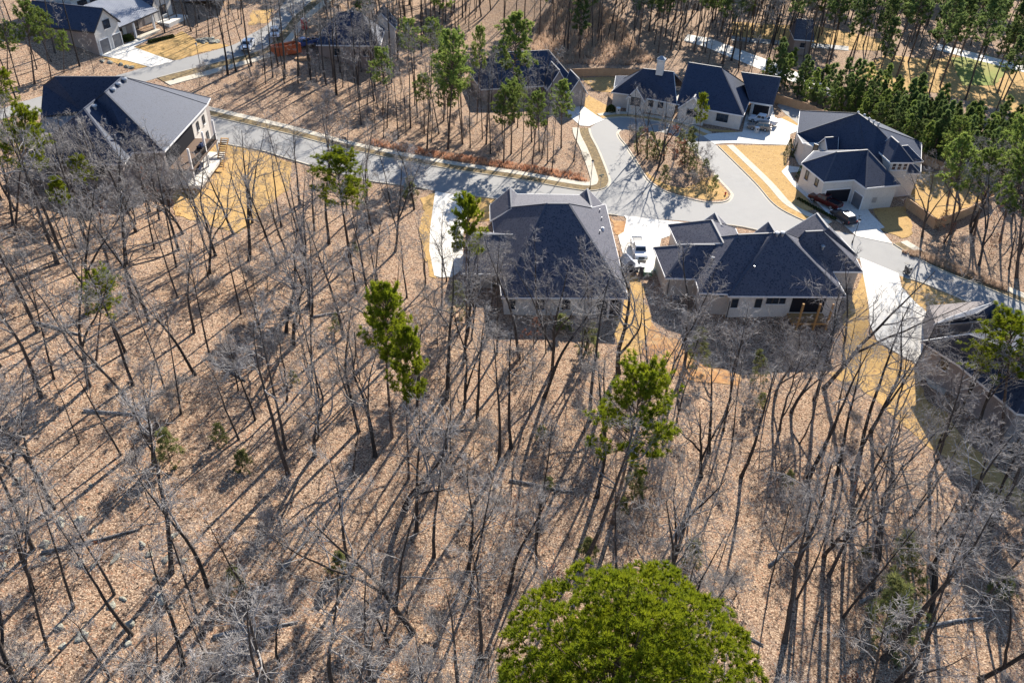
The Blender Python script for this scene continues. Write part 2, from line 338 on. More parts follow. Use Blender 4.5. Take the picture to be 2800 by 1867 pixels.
# turning island
zi = Z(1600, 300, 3.36)
ISL = upx([(300, 225), (322, 197), (390, 186), (480, 190), (640, 205), (800, 235), (930, 320), (1050, 440), (1165, 580), (1325, 750), (1340, 800), (1290, 848), (1130, 858), (900, 810), (750, 762), (640, 702), (560, 632), (450, 450), (370, 330), (318, 265)], zi)
isl = cr_spline(ISL+[ISL[0]], 4)
ar = sum(isl[i].x*isl[i+1].y-isl[i+1].x*isl[i].y for i in range(len(isl)-1))
sg = 1 if ar > 0 else -1
ribbon('kerb', isl, 0.0, 0.22*sg, 0.04, M['walk'], 0.13)
ribbon('kerb', isl, -0.4*sg, 0.0, 0.036, M['walk'])
drape('island', [tuple(p)[:2] for p in offset_line(isl, 0.23*sg)[:-1]], 0.15, M['litter'], False)
drape('island_grass', upx([(545, 570), (640, 640), (760, 700), (900, 730), (1010, 690), (1100, 640), (1160, 610), (1305, 760), (1315, 800), (1280, 832), (1130, 842), (905, 795), (755, 748), (650, 690), (575, 622)], zi), 0.17, M['lawn'], False)
# gutter cover, manhole lids and tar patches on the street
for px, py in ((1060, 470), (1760, 530), (2480, 720), (1700, 400)):
    p = U(px, py); mb = MB(); mb.tube([(p.x, p.y, p.z+.02), (p.x, p.y, p.z+.052)], .42, 16); tag(mb.build('manhole_cover', material('cast_iron_%d' % px, (.12, .115, .11), .7, .4)), 'round iron manhole cover set in the pale street', 'manhole', 'manhole covers')
# driveways and walks
zA1 = Z(1100, 450, 3.136); zB = Z(1650, 500, 2.851); zC = Z(2100, 250, 3.136); zD = Z(1500, 100, 3.36); zG = Z(2250, 700, 2.24); z0 = Z(0, 0, 2.613); z3 = Z(1200, 0, 2.613)
drape('driveway', upx([(282, 232), (595, 278), (575, 400), (535, 520), (520, 620), (520, 900), (430, 966), (330, 972), (275, 955), (232, 740), (238, 560)], zA1), 0.075, M['concrete'])
drape('driveway', upx([(1900, 440), (2420, 500), (2330, 600), (2220, 640), (2190, 800), (2170, 910), (2040, 925), (1960, 915), (1900, 800), (1850, 610), (1900, 580), (1922, 470)], zA1), 0.075, M['concrete'])
drape('driveway', upx([(225, 10), (462, 108), (482, 190), (570, 290), (690, 400), (620, 540), (580, 665), (330, 517), (287, 420), (262, 200)], zG), 0.075, M['concrete'])
drape('driveway', upx([(395, 935), (480, 860), (720, 860), (800, 930), (880, 1050), (1000, 1170), (960, 1182), (1070, 1310), (760, 1245), (660, 1160), (540, 1080)], zC), 0.075, M['concrete'])
drape('garden_path', upx([(165, 640), (290, 655), (285, 690), (190, 700), (230, 770), (400, 935), (380, 960), (215, 810), (115, 690)], zC), 0.07, M['concrete'])
drape('driveway', upx([(1400, 905), (1560, 890), (1780, 880), (1830, 640), (2060, 640), (2080, 760), (2140, 755), (2345, 852), (2220, 900), (2210, 1000), (1640, 982), (1525, 992)], zD), 0.075, M['concrete'])
drape('driveway', upx([(900, 745), (965, 715), (1130, 830), (1190, 855), (1075, 905), (1010, 900), (930, 830)], z3), 0.075, M['concrete'])
drape('driveway', upx([(715, 400), (880, 325), (1000, 275), (1060, 290), (955, 340), (1120, 400), (1245, 440), (1080, 485), (920, 440)], z0), 0.085, M['concrete'])
drape('driveway', upx([(0, 790), (130, 735), (330, 690), (330, 760), (0, 860)], z0), 0.07, M['road'])
# lawns
def ragged(poly, step=1.1, amp=0.28):           # uneven grass edge
    out = []; n = len(poly)
    for i in range(n):
        a, b = Vector(poly[i][:2]), Vector(poly[(i+1) % n][:2]); k = max(1, int((b-a).length/step)); t = (b-a).normalized() if (b-a).length > 0 else Vector((1, 0))
        for j in range(k):
            p = a.lerp(b, j/k); d = random.uniform(-amp, amp) if j else 0.0; out.append((p.x-t.y*d, p.y+t.x*d))
    return out
def lawn(pts, zf=None, mat='lawn', off=0.05, block=True): drape('lawn' if mat.startswith('lawn') else mat, ragged(upx(pts, zf)), off, M[mat], block)
lawn([(470, 540), (490, 470), (560, 400), (612, 393), (715, 417), (800, 446), (790, 520), (735, 560), (655, 640), (560, 610), (480, 590)])
lawn([(150, 290), (288, 240), (245, 560), (238, 740), (290, 980), (230, 960), (180, 740), (140, 560), (195, 400)], zA1)
lawn([(590, 285), (785, 300), (770, 480), (565, 500)], zA1)
lawn([(190, 720), (262, 735), (330, 850), (312, 900), (372, 1080), (300, 1330), (120, 1430), (85, 1180), (110, 900)], zB)
lawn([(372, 1080), (450, 1180), (620, 1230), (660, 1290), (800, 1350), (900, 1440), (1080, 1500), (1050, 1580), (800, 1560), (500, 1500), (300, 1330)], zB, 'lawn_dirt')
lawn([(1780, 440), (1800, 480), (1960, 500), (1935, 540), (1870, 610), (1830, 600)], zA1, 'lawn_dirt', 0.055)
lawn([(238, 110), (264, 200), (285, 420), (270, 500), (330, 520), (560, 665), (590, 790), (640, 890), (760, 960), (880, 1140), (1250, 1460), (1250, 1580), (1120, 1500), (850, 1300), (600, 1130), (400, 950), (250, 830), (30, 720), (130, 690), (120, 400)], zG)
lawn([(470, 122), (620, 175), (880, 285), (820, 335), (690, 395), (570, 290), (484, 190)], zG)
lawn([(1993, 397), (2157, 400), (2148, 455), (2140, 470), (2180, 505), (2224, 575), (2190, 580), (2140, 535), (2080, 475)])
lawn([(2489, 540), (2500, 470), (2570, 470), (2640, 500), (2716, 537), (2565, 600)])
lawn([(960, 1182), (1150, 1262), (1240, 1222), (1240, 1150), (1170, 990), (900, 1010), (1000, 1168)], zC)
lawn([(1120, 770), (1430, 842), (1900, 888), (2125, 932), (1900, 905), (1560, 878), (1380, 868)], zD, off=0.055)
lawn([(290, 380), (620, 372), (590, 520), (420, 500)], zD)
lawn([(210, 640), (370, 540), (620, 690), (520, 722), (430, 740)], zD)
lawn([(2100, 770), (2180, 730), (2420, 830), (2350, 850)], zD)
lawn([(960, 345), (1070, 300), (1240, 262), (1300, 225), (1400, 290), (1640, 328), (1250, 432), (1120, 402)], z0)
lawn([(722, 410), (830, 412), (1055, 478), (950, 493), (850, 462)], z0)
lawn([(690, 30), (748, 25), (735, 62), (680, 70)])
lawn([(330, 350), (460, 300), (560, 330), (470, 380)], z0) if False else None
lawn([(2330, 205), (2420, 150), (2560, 165), (2640, 140), (2860, 190), (2860, 330), (2700, 290), (2560, 255), (2440, 250)], block=False)
lawn([(2600, 160), (2700, 150), (2760, 185), (2720, 235), (2630, 235)], None, 'green_turf', 0.09, False)
lawn([(2000, 60), (2250, 75), (2420, 110), (2400, 140), (2150, 130), (2000, 95)], block=False)
drape('road', upx([(1880, 95), (1940, 105), (2100, 165), (2300, 250), (2290, 272), (2090, 195), (1930, 130), (1870, 112)]), 0.06, M['concrete'], True)
drape('road', upx([(2560, 120), (2900, 205), (2900, 225), (2550, 135)]), 0.1, M['concrete'], False)
drape('road', upx([(2000, 100), (2320, 128), (2320, 140), (2000, 112)]), 0.1, M['road'], False)
drape('gravel_bed', upx([(2165, 560), (2330, 640), (2420, 740), (2350, 850), (2180, 720), (2100, 640)], zD), 0.06, M['gravel'])
drape('planting_bed', upx([(100, 545), (180, 560), (290, 600), (360, 580), (300, 520), (180, 490)], zC), 0.065, M['strip'])
# ------------------------------------------------------------------ houses
def inset_poly(pts, d):
    pts = [Vector((p[0], p[1], 0)) for p in pts]; n = len(pts)
    ar = sum(pts[i].x*pts[(i+1) % n].y-pts[(i+1) % n].x*pts[i].y for i in range(n)); s = 1 if ar > 0 else -1
    out = []
    for i in range(n):
        a = (pts[i]-pts[i-1]).normalized(); b = (pts[(i+1) % n]-pts[i]).normalized()
        na = Vector((-a.y, a.x, 0))*s; nb = Vector((-b.y, b.x, 0))*s
        k = na+nb; den = max(0.35, 1+na.dot(nb)); out.append(pts[i]+k*(d/den))
    return out
def roof_mesh(name, faces, mat, parent, thick=0.16, trim=None):
    bm = bmesh.new(); vmap = {}
    def gv(p):
        for k, v in vmap.items():
            if (Vector(k)-Vector(p)).length < 0.12: return v
        v = bm.verts.new(p); vmap[tuple(p)] = v; return v
    for f in faces:
        vs = []
        for p in f:
            v = gv(p)
            if v not in vs: vs.append(v)
        if len(vs) > 2:
            try: bm.faces.new(vs)
            except ValueError: pass
    for f in bm.faces:
        f.normal_update()
        if f.normal.z < 0: f.normal_flip()
    bound = [(e.verts[0].co.copy(), e.verts[1].co.copy()) for e in bm.edges if len(e.link_faces) == 1]
    caps = []
    for ed in bm.edges:
        if len(ed.link_faces) == 2:
            f0, f1 = ed.link_faces; mid_ = (ed.verts[0].co+ed.verts[1].co)/2; c0_ = f0.calc_center_median(); 
            if f1.normal.dot(c0_-mid_) < -0.02: caps.append((ed.verts[0].co.copy(), ed.verts[1].co.copy()))
    bmesh.ops.triangulate(bm, faces=[f for f in bm.faces if len(f.verts) > 4])
    # lower skin and edge faces
    tops = list(bm.faces); low = {v: bm.verts.new(v.co-Vector((0, 0, thick))) for v in list(bm.verts)}
    be = [e for e in bm.edges if len(e.link_faces) == 1]
    for f in tops: bm.faces.new([low[v] for v in reversed(f.verts)])
    for e in be:
        a, b = e.verts
        try: bm.faces.new([a, b, low[b], low[a]])
        except ValueError: pass
    bmesh.ops.recalc_face_normals(bm, faces=bm.faces)
    me = bpy.data.meshes.new(name); bm.to_mesh(me); bm.free(); me.materials.append(mat)
    o = bpy.data.objects.new(name, me); COL.objects.link(o); o.parent = parent
    if mat is not M['metal_roof']:
        for a, b in caps:
            if (a-b).length > 1.0: MB().beam(a+Vector((0, 0, .01)), b+Vector((0, 0, .01)), .3, .05).build('ridge_cap', M['ridge'], o)
    if trim:
        mb = MB()
        for a, b in bound:
            if (a-b).length > 0.6: mb.beam(a-Vector((0, 0, thick*0.75)), b-Vector((0, 0, thick*0.75)), 0.09, 0.26)
        if mb.f: mb.build('fascia', trim, o)
    return o
def walls(parent, foot, ztop, zbot, mat, inset=0.45, name='wall'):
    pts = inset_poly(foot, inset) if inset else [Vector((p[0], p[1], 0)) for p in foot]
    n = len(pts); vs = [(p.x, p.y, zbot) for p in pts]+[(p.x, p.y, ztop) for p in pts]
    mb = MB(); mb.add(vs, [(i, (i+1) % n, n+(i+1) % n, n+i) for i in range(n)]+[tuple(range(n, 2*n))])
    o = mb.build(name, mat, parent); bm = bmesh.new(); bm.from_mesh(o.data); bmesh.ops.recalc_face_normals(bm, faces=bm.faces); bm.to_mesh(o.data); bm.free()
    BLOCK.append([(p.x, p.y) for p in pts]); return pts
def wall_frame(a, b):
    d = Vector((b[0]-a[0], b[1]-a[1], 0)); L = d.length; d.normalize(); return Vector((a[0], a[1], 0)), d, L
def window(parent, c, d, w, h, out, cols=2, rows=2, frame='dark_trim', sill=True, name='window', pane='glass'):
    """c centre on the wall, d direction along it, out outward normal"""
    c = Vector(c); d = Vector(d).normalized(); out = Vector(out).normalized(); rz = math.atan2(d.y, d.x)
    fr = MB(); k = c+out*0.05; t = 0.09
    for s in (-1, 1):
        q = k+d*(s*(w/2-t/2)); fr.box(q, (t, 0.12, h), rz)
        q = k+Vector((0, 0, s*(h/2-t/2))); fr.box(q, (w-2*t, 0.12, t), rz)
    fo = fr.build(name, M[frame], parent)
    p = MB(); p.box(c+out*0.035, (w-2*t+0.01, 0.04, h-2*t+0.01), rz); p.build('pane', M[pane], fo)
    mb = MB()
    for i in range(1, cols): mb.box(k+d*(w*(i/cols-0.5))+out*0.012, (0.05, 0.07, h-2*t), rz)
    for i in range(1, rows): mb.box(k+Vector((0, 0, h*(i/rows-0.5)))+out*0.006, (w-2*t, 0.06, 0.05), rz)
    if mb.f: mb.build('muntin', M[frame], fo)
    if sill: MB().box(k+out*0.05+Vector((0, 0, -h/2-0.06)), (w+0.2, 0.2, 0.1), rz).build('sill', M['trim'], fo)
    return fo
def win_px(parent, px, py, a, b, w, h, **kw):         # window whose centre shows at that pixel, on wall a-b
    c = VP(px, py, a, b); A, d, L = wall_frame(a, b); out = Vector((d.y, -d.x, 0))
    if (Vector((0, 0, 0))-c).dot(out) < 0: out = -out
    return window(parent, c, d, w, h, out, **kw)
def door_px(parent, px, py, a, b, w, h, mat='garage_door', name='garage_door', zb=None, panels=4):
    c = VP(px, py, a, b); A, d, L = wall_frame(a, b); out = Vector((d.y, -d.x, 0)); rz = math.atan2(d.y, d.x)
    if (-c).dot(out) < 0: out = -out
    z = (zb if zb is not None else c.z-h/2)+h/2; c.z = z
    o = MB().box(c+out*0.03, (w, 0.08, h), rz).build(name, M[mat], parent)
    f = MB(); t = 0.14
    for s in (-1, 1): f.box(c+out*0.06+d*(s*(w/2+t/2)), (t, 0.16, h+t), rz)
    f.box(c+out*0.06+Vector((0, 0, h/2+t/2)), (w, 0.16, t), rz); f.build('door_frame', M['trim'], o)
    if panels:
        for i in range(panels): MB().box(c+out*0.075+Vector((0, 0, -h/2+(i+0.5)*h/panels)), (w-0.12, 0.04, h/panels-0.07), rz).build('panel', M[mat], o)
    return o
def vent_pipe(parent, p, h=0.5, r=0.06): MB().tube([p, Vector(p)+Vector((0, 0, h))], r, 8).build('vent_pipe', M['galv'], parent)
def turbine(parent, p, r=0.28):
    p = Vector(p); MB().tube([p-Vector((0, 0, .3)), p+Vector((0, 0, .22)), p+Vector((0, 0, .24)), p+Vector((0, 0, .40)), p+Vector((0, 0, .50))], [r*.6, r*.6, r, r*.85, 0.04], 12).build('roof_vent', M['galv'], parent)
def on_plane(px, py, tri):                        # pixel onto the plane of three points
    a, b, c = (Vector(q) for q in tri); n = (b-a).cross(c-a); r = Vector(ray(px, py)); o = Vector((0, 0, CAMZ))
    t = (a-o).dot(n)/r.dot(n); return o+r*t

# ---- house A: grey hip roof, centre
zA = Z(1320, 480, 2.488); e = 3.3
hA = empty('house', tuple(U(1540, 700)), label='pale brick house with a broad charcoal hip roof in the middle of the picture', cat='house')
inv = lambda o: o.matrix_world
def base(o): o.location = (0, 0, 0); return o      # parts carry world coordinates
base(hA)
RLa, RRa, FRa, FLa = (P(*zA(*q), e) for q in ((128, 830), (990, 835), (835, 195), (52, 190)))
M1, M2 = P(*zA(440, 190), 11.3), P(*zA(585, 190), 11.3)
GL0 = on_plane(*zA(197, 214), (RLa, M1, FLa)); GR0 = on_plane(*zA(742, 219), (RRa, M2, FRa)); fL, fR = P(*zA(150, 124), 5.3), P(*zA(720, 132), 5.3)
rfA = roof_mesh('roof', [[RLa, RRa, M2, M1], [RRa, FRa, GR0, M2], [FLa, RLa, M1, GL0], [GL0, M1, M2, GR0, fR, fL]], M['roof_brown'], hA, trim=M['trim'])
def gable(parent, peak, back, half, drop, mat, wallmat, trim=M['trim']):
    """small gable roof: ridge from peak (front) to back, eaves half wide and drop lower"""
    d = (Vector(back)-Vector(peak)); d.z = 0; d.normalize(); s = Vector((-d.y, d.x, 0))*half; dz = Vector((0, 0, drop)); L = (Vector(back)-Vector(peak)).length
    pk, bk = Vector(peak), Vector(back); ex = d*(-0.0)
    l0, r0 = pk+s-dz, pk-s-dz; l1, r1 = bk+s*0.15-dz*0.15, bk-s*0.15-dz*0.15
    l2, r2 = l0+d*(L*0.75), r0+d*(L*0.75)
    roof_mesh('roof', [[pk, bk, l2, l0], [pk, r0, r2, bk]], mat, parent, trim=trim)
    q = d*0.35; mb = MB(); w0 = [pk+q-Vector((0, 0, .12)), l0+q-s*0.06, r0+q+s*0.06]
    b0 = Vector((0, 0, 3.2)); mb.add([w0[0], w0[1], w0[1]-b0, w0[2]-b0, w0[2]], [(0, 1, 2, 3, 4)])
    mb.build('wall', wallmat, parent)
gable(hA, P(*zA(188, 82), 6.5), P(*zA(198, 222), 6.5), 3.3, 3.2, M['roof_brown'], M['brick_white'])
gable(hA, P(*zA(712, 88), 6.5), P(*zA(744, 226), 6.5), 3.0, 3.0, M['roof_brown'], M['brick_white'])
wA = walls(hA, [RLa, RRa, FRa, FLa], e-0.05, -2.5, M['brick_white'])
# left garage wing
wa = [P(1261, 748, 3.0), P(1352, 748, 3.0), P(1352, 640, 3.0), P(1266, 640, 3.0)]
ra, rb = P(1290, 641, 6.0), P(1420, 641, 6.0)
wa[3] = Vector((wa[0].x-0.1, 2*ra.y-wa[0].y, 3.0)); wa[2] = Vector((wa[1].x, wa[3].y, 3.0))
roof_mesh('roof', [[wa[0], wa[1]+Vector((3, 0, 0)), rb, ra], [wa[0], ra, wa[3]], [wa[3], ra, rb, wa[2]+Vector((3, 0, 0))]], M['roof_brown'], hA, trim=M['trim'])
wAw = walls(hA, wa, 2.95, -2.0, M['brick_tan'])
for px in (1477, 1548): win_px(hA, px, 832, wA[0], wA[1], 1.15, 1.7, cols=1, rows=2)
win_px(hA, 1400, 832, wA[0], wA[1], 0.9, 1.5, cols=1, rows=2)
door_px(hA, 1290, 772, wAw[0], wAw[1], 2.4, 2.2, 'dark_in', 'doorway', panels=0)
# recessed porch at the right of the rear wall
pa, pb = wA[0].lerp(wA[1], 0.76), wA[0].lerp(wA[1], 0.985)
dA = (wA[1]-wA[0]).normalized(); oA = Vector((dA.y, -dA.x, 0)); rzA = math.atan2(dA.y, dA.x)
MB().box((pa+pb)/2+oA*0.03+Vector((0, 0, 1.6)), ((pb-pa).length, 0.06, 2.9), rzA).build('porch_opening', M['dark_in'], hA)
MB().box((pa+pb)/2+oA*1.4+Vector((0, 0, -0.35)), ((pb-pa).length+0.6, 2.9, 0.5), rzA).build('porch_slab', M['concrete'], hA)
MB().box(pa+oA*2.2+dA*-1.0+Vector((0, 0, -0.6)), (0.9, 2.2, 1.4), rzA).build('porch_steps', M['walk'], hA)
for t in (0.0, 0.5, 1.0): MB().box(pa.lerp(pb, t)+oA*0.36+Vector((0, 0, 1.5)), (0.28, 0.28, 3.2), rzA).build('porch_post', M['trim'], hA)
tri = (RRa, FRa, M2)
for q in ((795, 250), (808, 305), (795, 395), (815, 372)): vent_pipe(hA, on_plane(*zA(*q), tri), 0.55, 0.09)
MB().tube([on_plane(*zA(815, 372), tri), on_plane(*zA(815, 372), tri)+Vector((0, 0, 0.45))], [0.28, 0.22], 10).build('roof_vent', M['white_plastic'], hA)
for px in (1341, 1264): 
    MB().box(VP(px+3, 770, wAw[0], wAw[1])+Vector((0.0, -0.1, -0.6)), (0.11, 0.11, 3.0)).build('downspout', M['trim'], hA)

# ---- house B: large hip roofs, right of A
hB = base(empty('house', label='sprawling cream brick house with several hip roofs and a rear deck beside the white driveway', cat='house'))
def pb_(x, y, z): return P(*zB(x, y), z)
e = 3.3; rb_ = M['roof_brown']
c1, c2 = pb_(1325, 390, 9.2), pb_(1415, 386, 9.2)
eCL, eCR = pb_(975, 882, e), pb_(1898, 888, e)
c_fr = Vector((eCR.x, 2*c2.y-eCR.y, e)); c_fl = Vector((eCL.x, 2*c1.y-eCL.y, e))
roof_mesh('roof', [[eCL, eCR, c2, c1], [eCR, c_fr, c2], [c_fr, c_fl, c1, c2], [c_fl, eCL, c1]], rb_, hB, trim=M['trim'])
l1 = pb_(1050, 402, 8.8); l2 = pb_(1290, 392, 8.8); eL = pb_(748, 857, e); eLr = Vector((eCL.x+3, eL.y, e)); lfl = Vector((eL.x, 2*l1.y-eL.y, e)); lfr = Vector((eLr.x, lfl.y, e))
roof_mesh('roof', [[eL, eLr, l2, l1], [lfl, eL, l1], [lfr, lfl, l1, l2]], rb_, hB, trim=M['trim'])
r1, r2 = pb_(1575, 378, 8.6), pb_(1710, 372, 8.6); e1, e2 = pb_(1700, 700, e), pb_(2022, 692, e)
rf2 = Vector((e2.x+0.3, 2*r2.y-e2.y, e)); rf1 = Vector((e1.x-4, rf2.y, e)); e1b = Vector((e1.x-6, e1.y, e))
roof_mesh('roof', [[e1b, e2, r2, r1], [e2, rf2, r2], [rf2, rf1, r1, r2], [rf1, e1b, r1]], rb_, hB, trim=M['trim'])
# front-right gable wing
f1, f2 = pb_(1665, 235, 7.4), pb_(1755, 352, 7.4); fe = pb_(1978, 562, e)
fw = abs(fe.x-f2.x); d_ = Vector((0, 1, 0)); fl0 = Vector((f1.x-fw*.9, f1.y, e)); fr0 = Vector((f1.x+fw*.9, f1.y, e)); fl1 = Vector((f2.x-fw, fe.y-0.2, e)); fr1 = Vector((fe.x, fe.y-0.2, e))
roof_mesh('roof', [[f1, f2, fl1, fl0], [f1, fr0, fr1, f2], [f2, fr1, fl1]], rb_, hB, trim=M['trim'])
MB().add([f1+Vector((0, -.3, -.1)), fl0+Vector((.4, -.3, 0)), fl0+Vector((.4, -.3, -3.4)), fr0+Vector((-.4, -.3, -3.4)), fr0+Vector((-.4, -.3, 0))], [(0, 1, 2, 3, 4)]).build('wall', M['brick_white'], hB)
# front-left block
g1, g2 = pb_(845, 288, 7.2), pb_(940, 470, 7.2); ge1, ge2 = pb_(505, 326, e), pb_(575, 476, e)
gf = Vector((2*g1.x-ge1.x, ge1.y, e)); gb = Vector((gf.x, ge2.y, e))
roof_mesh('roof', [[ge1, ge2, g2, g1], [ge1, g1, gf], [g1, g2, gb, gf]], rb_, hB, trim=M['trim'])
gable(hB, pb_(872, 230, 6.0), pb_(920, 330, 6.0), 2.6, 2.4, rb_, M['brick_white'])
gable(hB, pb_(1290, 300, 6.6), pb_(1345, 390, 6.6), 2.4, 2.6, rb_, M['brick_white'])
# rear-left garage wing
h1, h2 = pb_(675, 480, 6.4), pb_(880, 481, 6.4); he1, he2 = pb_(485, 742, e), pb_(735, 744, e); hf = pb_(390, 503, e)
hfr = Vector((he2.x+3.5, hf.y, e)); he2b = Vector((he2.x+3.0, he2.y, e))
roof_mesh('roof', [[he1, he2b, h2, h1], [hf, he1, h1], [hfr, hf, h1, h2]], rb_, hB, trim=M['trim'])
wB1 = walls(hB, [he1, he2b, hfr, hf], e-.05, -3, M['brick_tan'])
wB2 = walls(hB, [eL, eLr, lfr, lfl], e-.05, -3.5, M['brick_tan'])
wB3 = walls(hB, [eCL, eCR, c_fr, c_fl], e-.05, -4, M['brick_white'])
wB4 = walls(hB, [e1b, e2, rf2, rf1], e-.05, -3, M['brick_tan'])
wB5 = walls(hB, [fl1, fr1, fr0, fl0], e-.05, -2, M['brick_white'])
wB6 = walls(hB, [ge2, gb, gf, ge1], e-.05, -2, M['brick_tan'])
z4 = Z(1950, 770, 5.88)
for x in (345, 725): win_px(hB, *z4(x, 345), wB3[0], wB3[1], 0.95, 1.45, cols=1, rows=2)
for x in (905, 1005, 1115): win_px(hB, *z4(x, 300), wB3[0], wB3[1], 0.85, 1.1, cols=1, rows=1)
for x in (780, 925): win_px(hB, *zB(x, 868), wB2[0], wB2[1], 0.6, 0.6, cols=1, rows=1)
dB = (wB3[1]-wB3[0]).normalized(); oB = Vector((dB.y, -dB.x, 0)); rzB = math.atan2(dB.y, dB.x)
q0 = wB3[0].lerp(wB3[1], 0.56); q1 = wB3[0].lerp(wB3[1], 0.86); dl = (q1-q0).length; qm = (q0+q1)/2
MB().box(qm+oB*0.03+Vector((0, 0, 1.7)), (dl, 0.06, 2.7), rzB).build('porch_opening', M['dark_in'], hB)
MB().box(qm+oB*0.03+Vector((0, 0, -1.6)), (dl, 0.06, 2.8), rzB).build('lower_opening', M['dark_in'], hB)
dk = base(empty('deck_stub')) if False else None
MB().box(qm+oB*1.25+Vector((0, 0, 0.0)), (dl+0.4, 2.5, 0.28), rzB).build('deck', M['post'], hB)
rail = MB()
for k in range(int(dl/0.16)): rail.box(q0+dB*(k*0.16)+oB*2.4+Vector((0, 0, 0.62)), (0.04, 0.04, 0.95), rzB)
for zz in (0.2, 1.1): rail.box(qm+oB*2.4+Vector((0, 0, zz)), (dl+0.4, 0.09, 0.08), rzB)
rail.build('deck_railing', M['deck'], hB)
for x, t in ((1280, 0.12), (1590, 0.62)):
    p = q0.lerp(q1, t)+oB*2.45; MB().box(p+Vector((0, 0, 0.2)), (0.26, 0.26, 6.4), rzB).build('deck_post', M['post'], hB)
p = q1+oB*2.45; MB().box(p+Vector((0, 0, 0.2)), (0.26, 0.26, 6.4), rzB).build('deck_post', M['post'], hB)
MB().box(qm+oB*2.0+Vector((0, 0, -2.35)), (dl, 4.2, 0.4), rzB).build('patio_slab', M['walk'], hB)
st = MB()
for k in range(11): st.box(q0-dB*(0.5+k*0.3)+oB*1.9+Vector((0, 0, -0.2-k*0.19)), (0.32, 1.1, 0.06), rzB)
st.beam(q0-dB*0.3+oB*1.35+Vector((0, 0, 0.9)), q0-dB*3.8+oB*1.35+Vector((0, 0, -1.2)), 0.09, 0.09); st.beam(q0-dB*0.3+oB*2.45+Vector((0, 0, 0.9)), q0-dB*3.8+oB*2.45+Vector((0, 0, -1.2)), 0.09, 0.09)
st.build('deck_stairs', M['deck'], hB)
MB().box(VP(*Z(1780, 640, 4.267)(290, 730), wB1[0], wB1[1])+Vector((0, -0.6, -0.4)), (0.9, 0.9, 1.3)).build('air_conditioner', M['navy_plastic'], hB)
tri = (eCL, eCR, c1)
for q in ((1352, 405), (1396, 402)): turbine(hB, on_plane(*zB(*q), tri), 0.36)
turbine(hB, on_plane(*zB(1707, 506), (e1b, e2, r1)), 0.36)
vent_pipe(hB, on_plane(*zB(1175, 660), tri), 0.3, 0.12); turbine(hB, on_plane(*zB(850, 598), (eL, l1, lfl)), 0.3)
for w_, px, py in ((wB1, 1826, 790), (wB3, 1990, 850)): MB().box(VP(px, py, w_[0], w_[1])+Vector((0, -0.08, 0)), (0.1, 0.1, 3.4)).build('downspout', M['dark_trim'], hB)

# ---- house C: garage open, right of the turning loop
hC = base(empty('house', label='white brick house with navy hip roofs and open garage behind the red pickup', cat='house'))
def pc(x, y, z): return P(*zC(x, y), z)
ap = pc(775, 187, 11.2); ap2 = pc(935, 300, 10.6); e = 4.5
cL = pc(250, 362, e); c0 = pc(300, 446, e); c0b = pc(450, 438, e)
E1, E2, E3, E4, E5, E6 = (pc(*q, e) for q in ((285, 616), (480, 776), (740, 757), (840, 830), (1136, 801), (1040, 700)))
R1, R2 = pc(590, 520, 8.4), pc(855, 500, 8.4)
W1c, W2c = pc(1310, 706, e), pc(1050, 728, e); dormL, dormR = pc(1035, 608, 6.2), pc(1232, 588, 6.2)
farL = Vector((cL.x+4, cL.y+13, e)); farR = Vector((W1c.x+6, W1c.y+15, e)); mid = pc(1145, 467, 6.6)
bigB = Vector((c0.x+9, c0.y-12, e))
roof_mesh('roof', [[cL, c0, c0b, bigB, ap], [farL, cL, ap], [bigB, W1c, ap2, ap], [farR, farL, ap, ap2], [W1c, farR, ap2]], M['roof'], hC, trim=M['trim'])
roof_mesh('roof', [[E1, E2, R1], [E2, E3, R2, R1], [E3, E4, R2], [E4, E5, R2], [E5, E6, R2], [E1, R1, R2, Vector((E1.x+4, E1.y+6, e))]], M['roof'], hC, trim=M['trim'])
gable(hC, pc(490, 396, 7.0), pc(605, 388, 7.0), 2.0, 2.2, M['roof'], M['brick_white'])
# dormer with three windows
dm0, dm1 = pc(1030, 690, 5.2), pc(1190, 690, 5.2); db = Vector((dm1.x-dm0.x, dm1.y-dm0.y, 0)); dn = Vector((db.y, -db.x, 0)).normalized()
back = -dn*5
walls(hC, [dm0, dm1, dm1+back, dm0+back], 7.2, 4.0, M['brick_white'], 0.0)
dc = (dm0+dm1)/2; t_ = db.normalized()*0.45
rr0 = Vector((dm0.x, dm0.y, 7.2))-t_+dn*.45; rr1 = Vector((dm1.x, dm1.y, 7.2))+t_+dn*.45
rp = (rr0+rr1)/2+back*0.6+Vector((0, 0, 2.4)); rq = rp+back*0.6
roof_mesh('roof', [[rr0, rr1, rp], [rr1, rr1+back*1.2, rq, rp], [rr0+back*1.2, rr0, rp, rq]], M['roof'], hC, trim=M['trim'])
for t in (0.2, 0.5, 0.8): window(hC, Vector((dm0.x, dm0.y, 6.2)).lerp(Vector((dm1.x, dm1.y, 6.2)), t)+dn*0.02, db, db.length*0.24, 1.35, dn, cols=1, rows=2, frame='trim')
side = pc(1335, 600, 5.5); 
roof_mesh('roof', [[pc(1100, 470, 7.8), pc(1200, 462, 7.8), pc(1335, 600, 5.8), pc(1232, 608, 5.8)]], M['roof'], hC, trim=M['trim'])
walls(hC, [pc(1240, 615, 5.7), pc(1320, 608, 5.7), pc(1320, 608, 5.7)+back*0.7, pc(1240, 615, 5.7)+back*.7], 5.7, -1, M['brick_white'], 0.0)
wC1 = walls(hC, [E1, E2, E3, E4, E5, E6, Vector((E1.x+9, E1.y+5, e)), Vector((E1.x+3, E1.y+5, e))], e-.05, -2, M['brick_white'], 0.35)
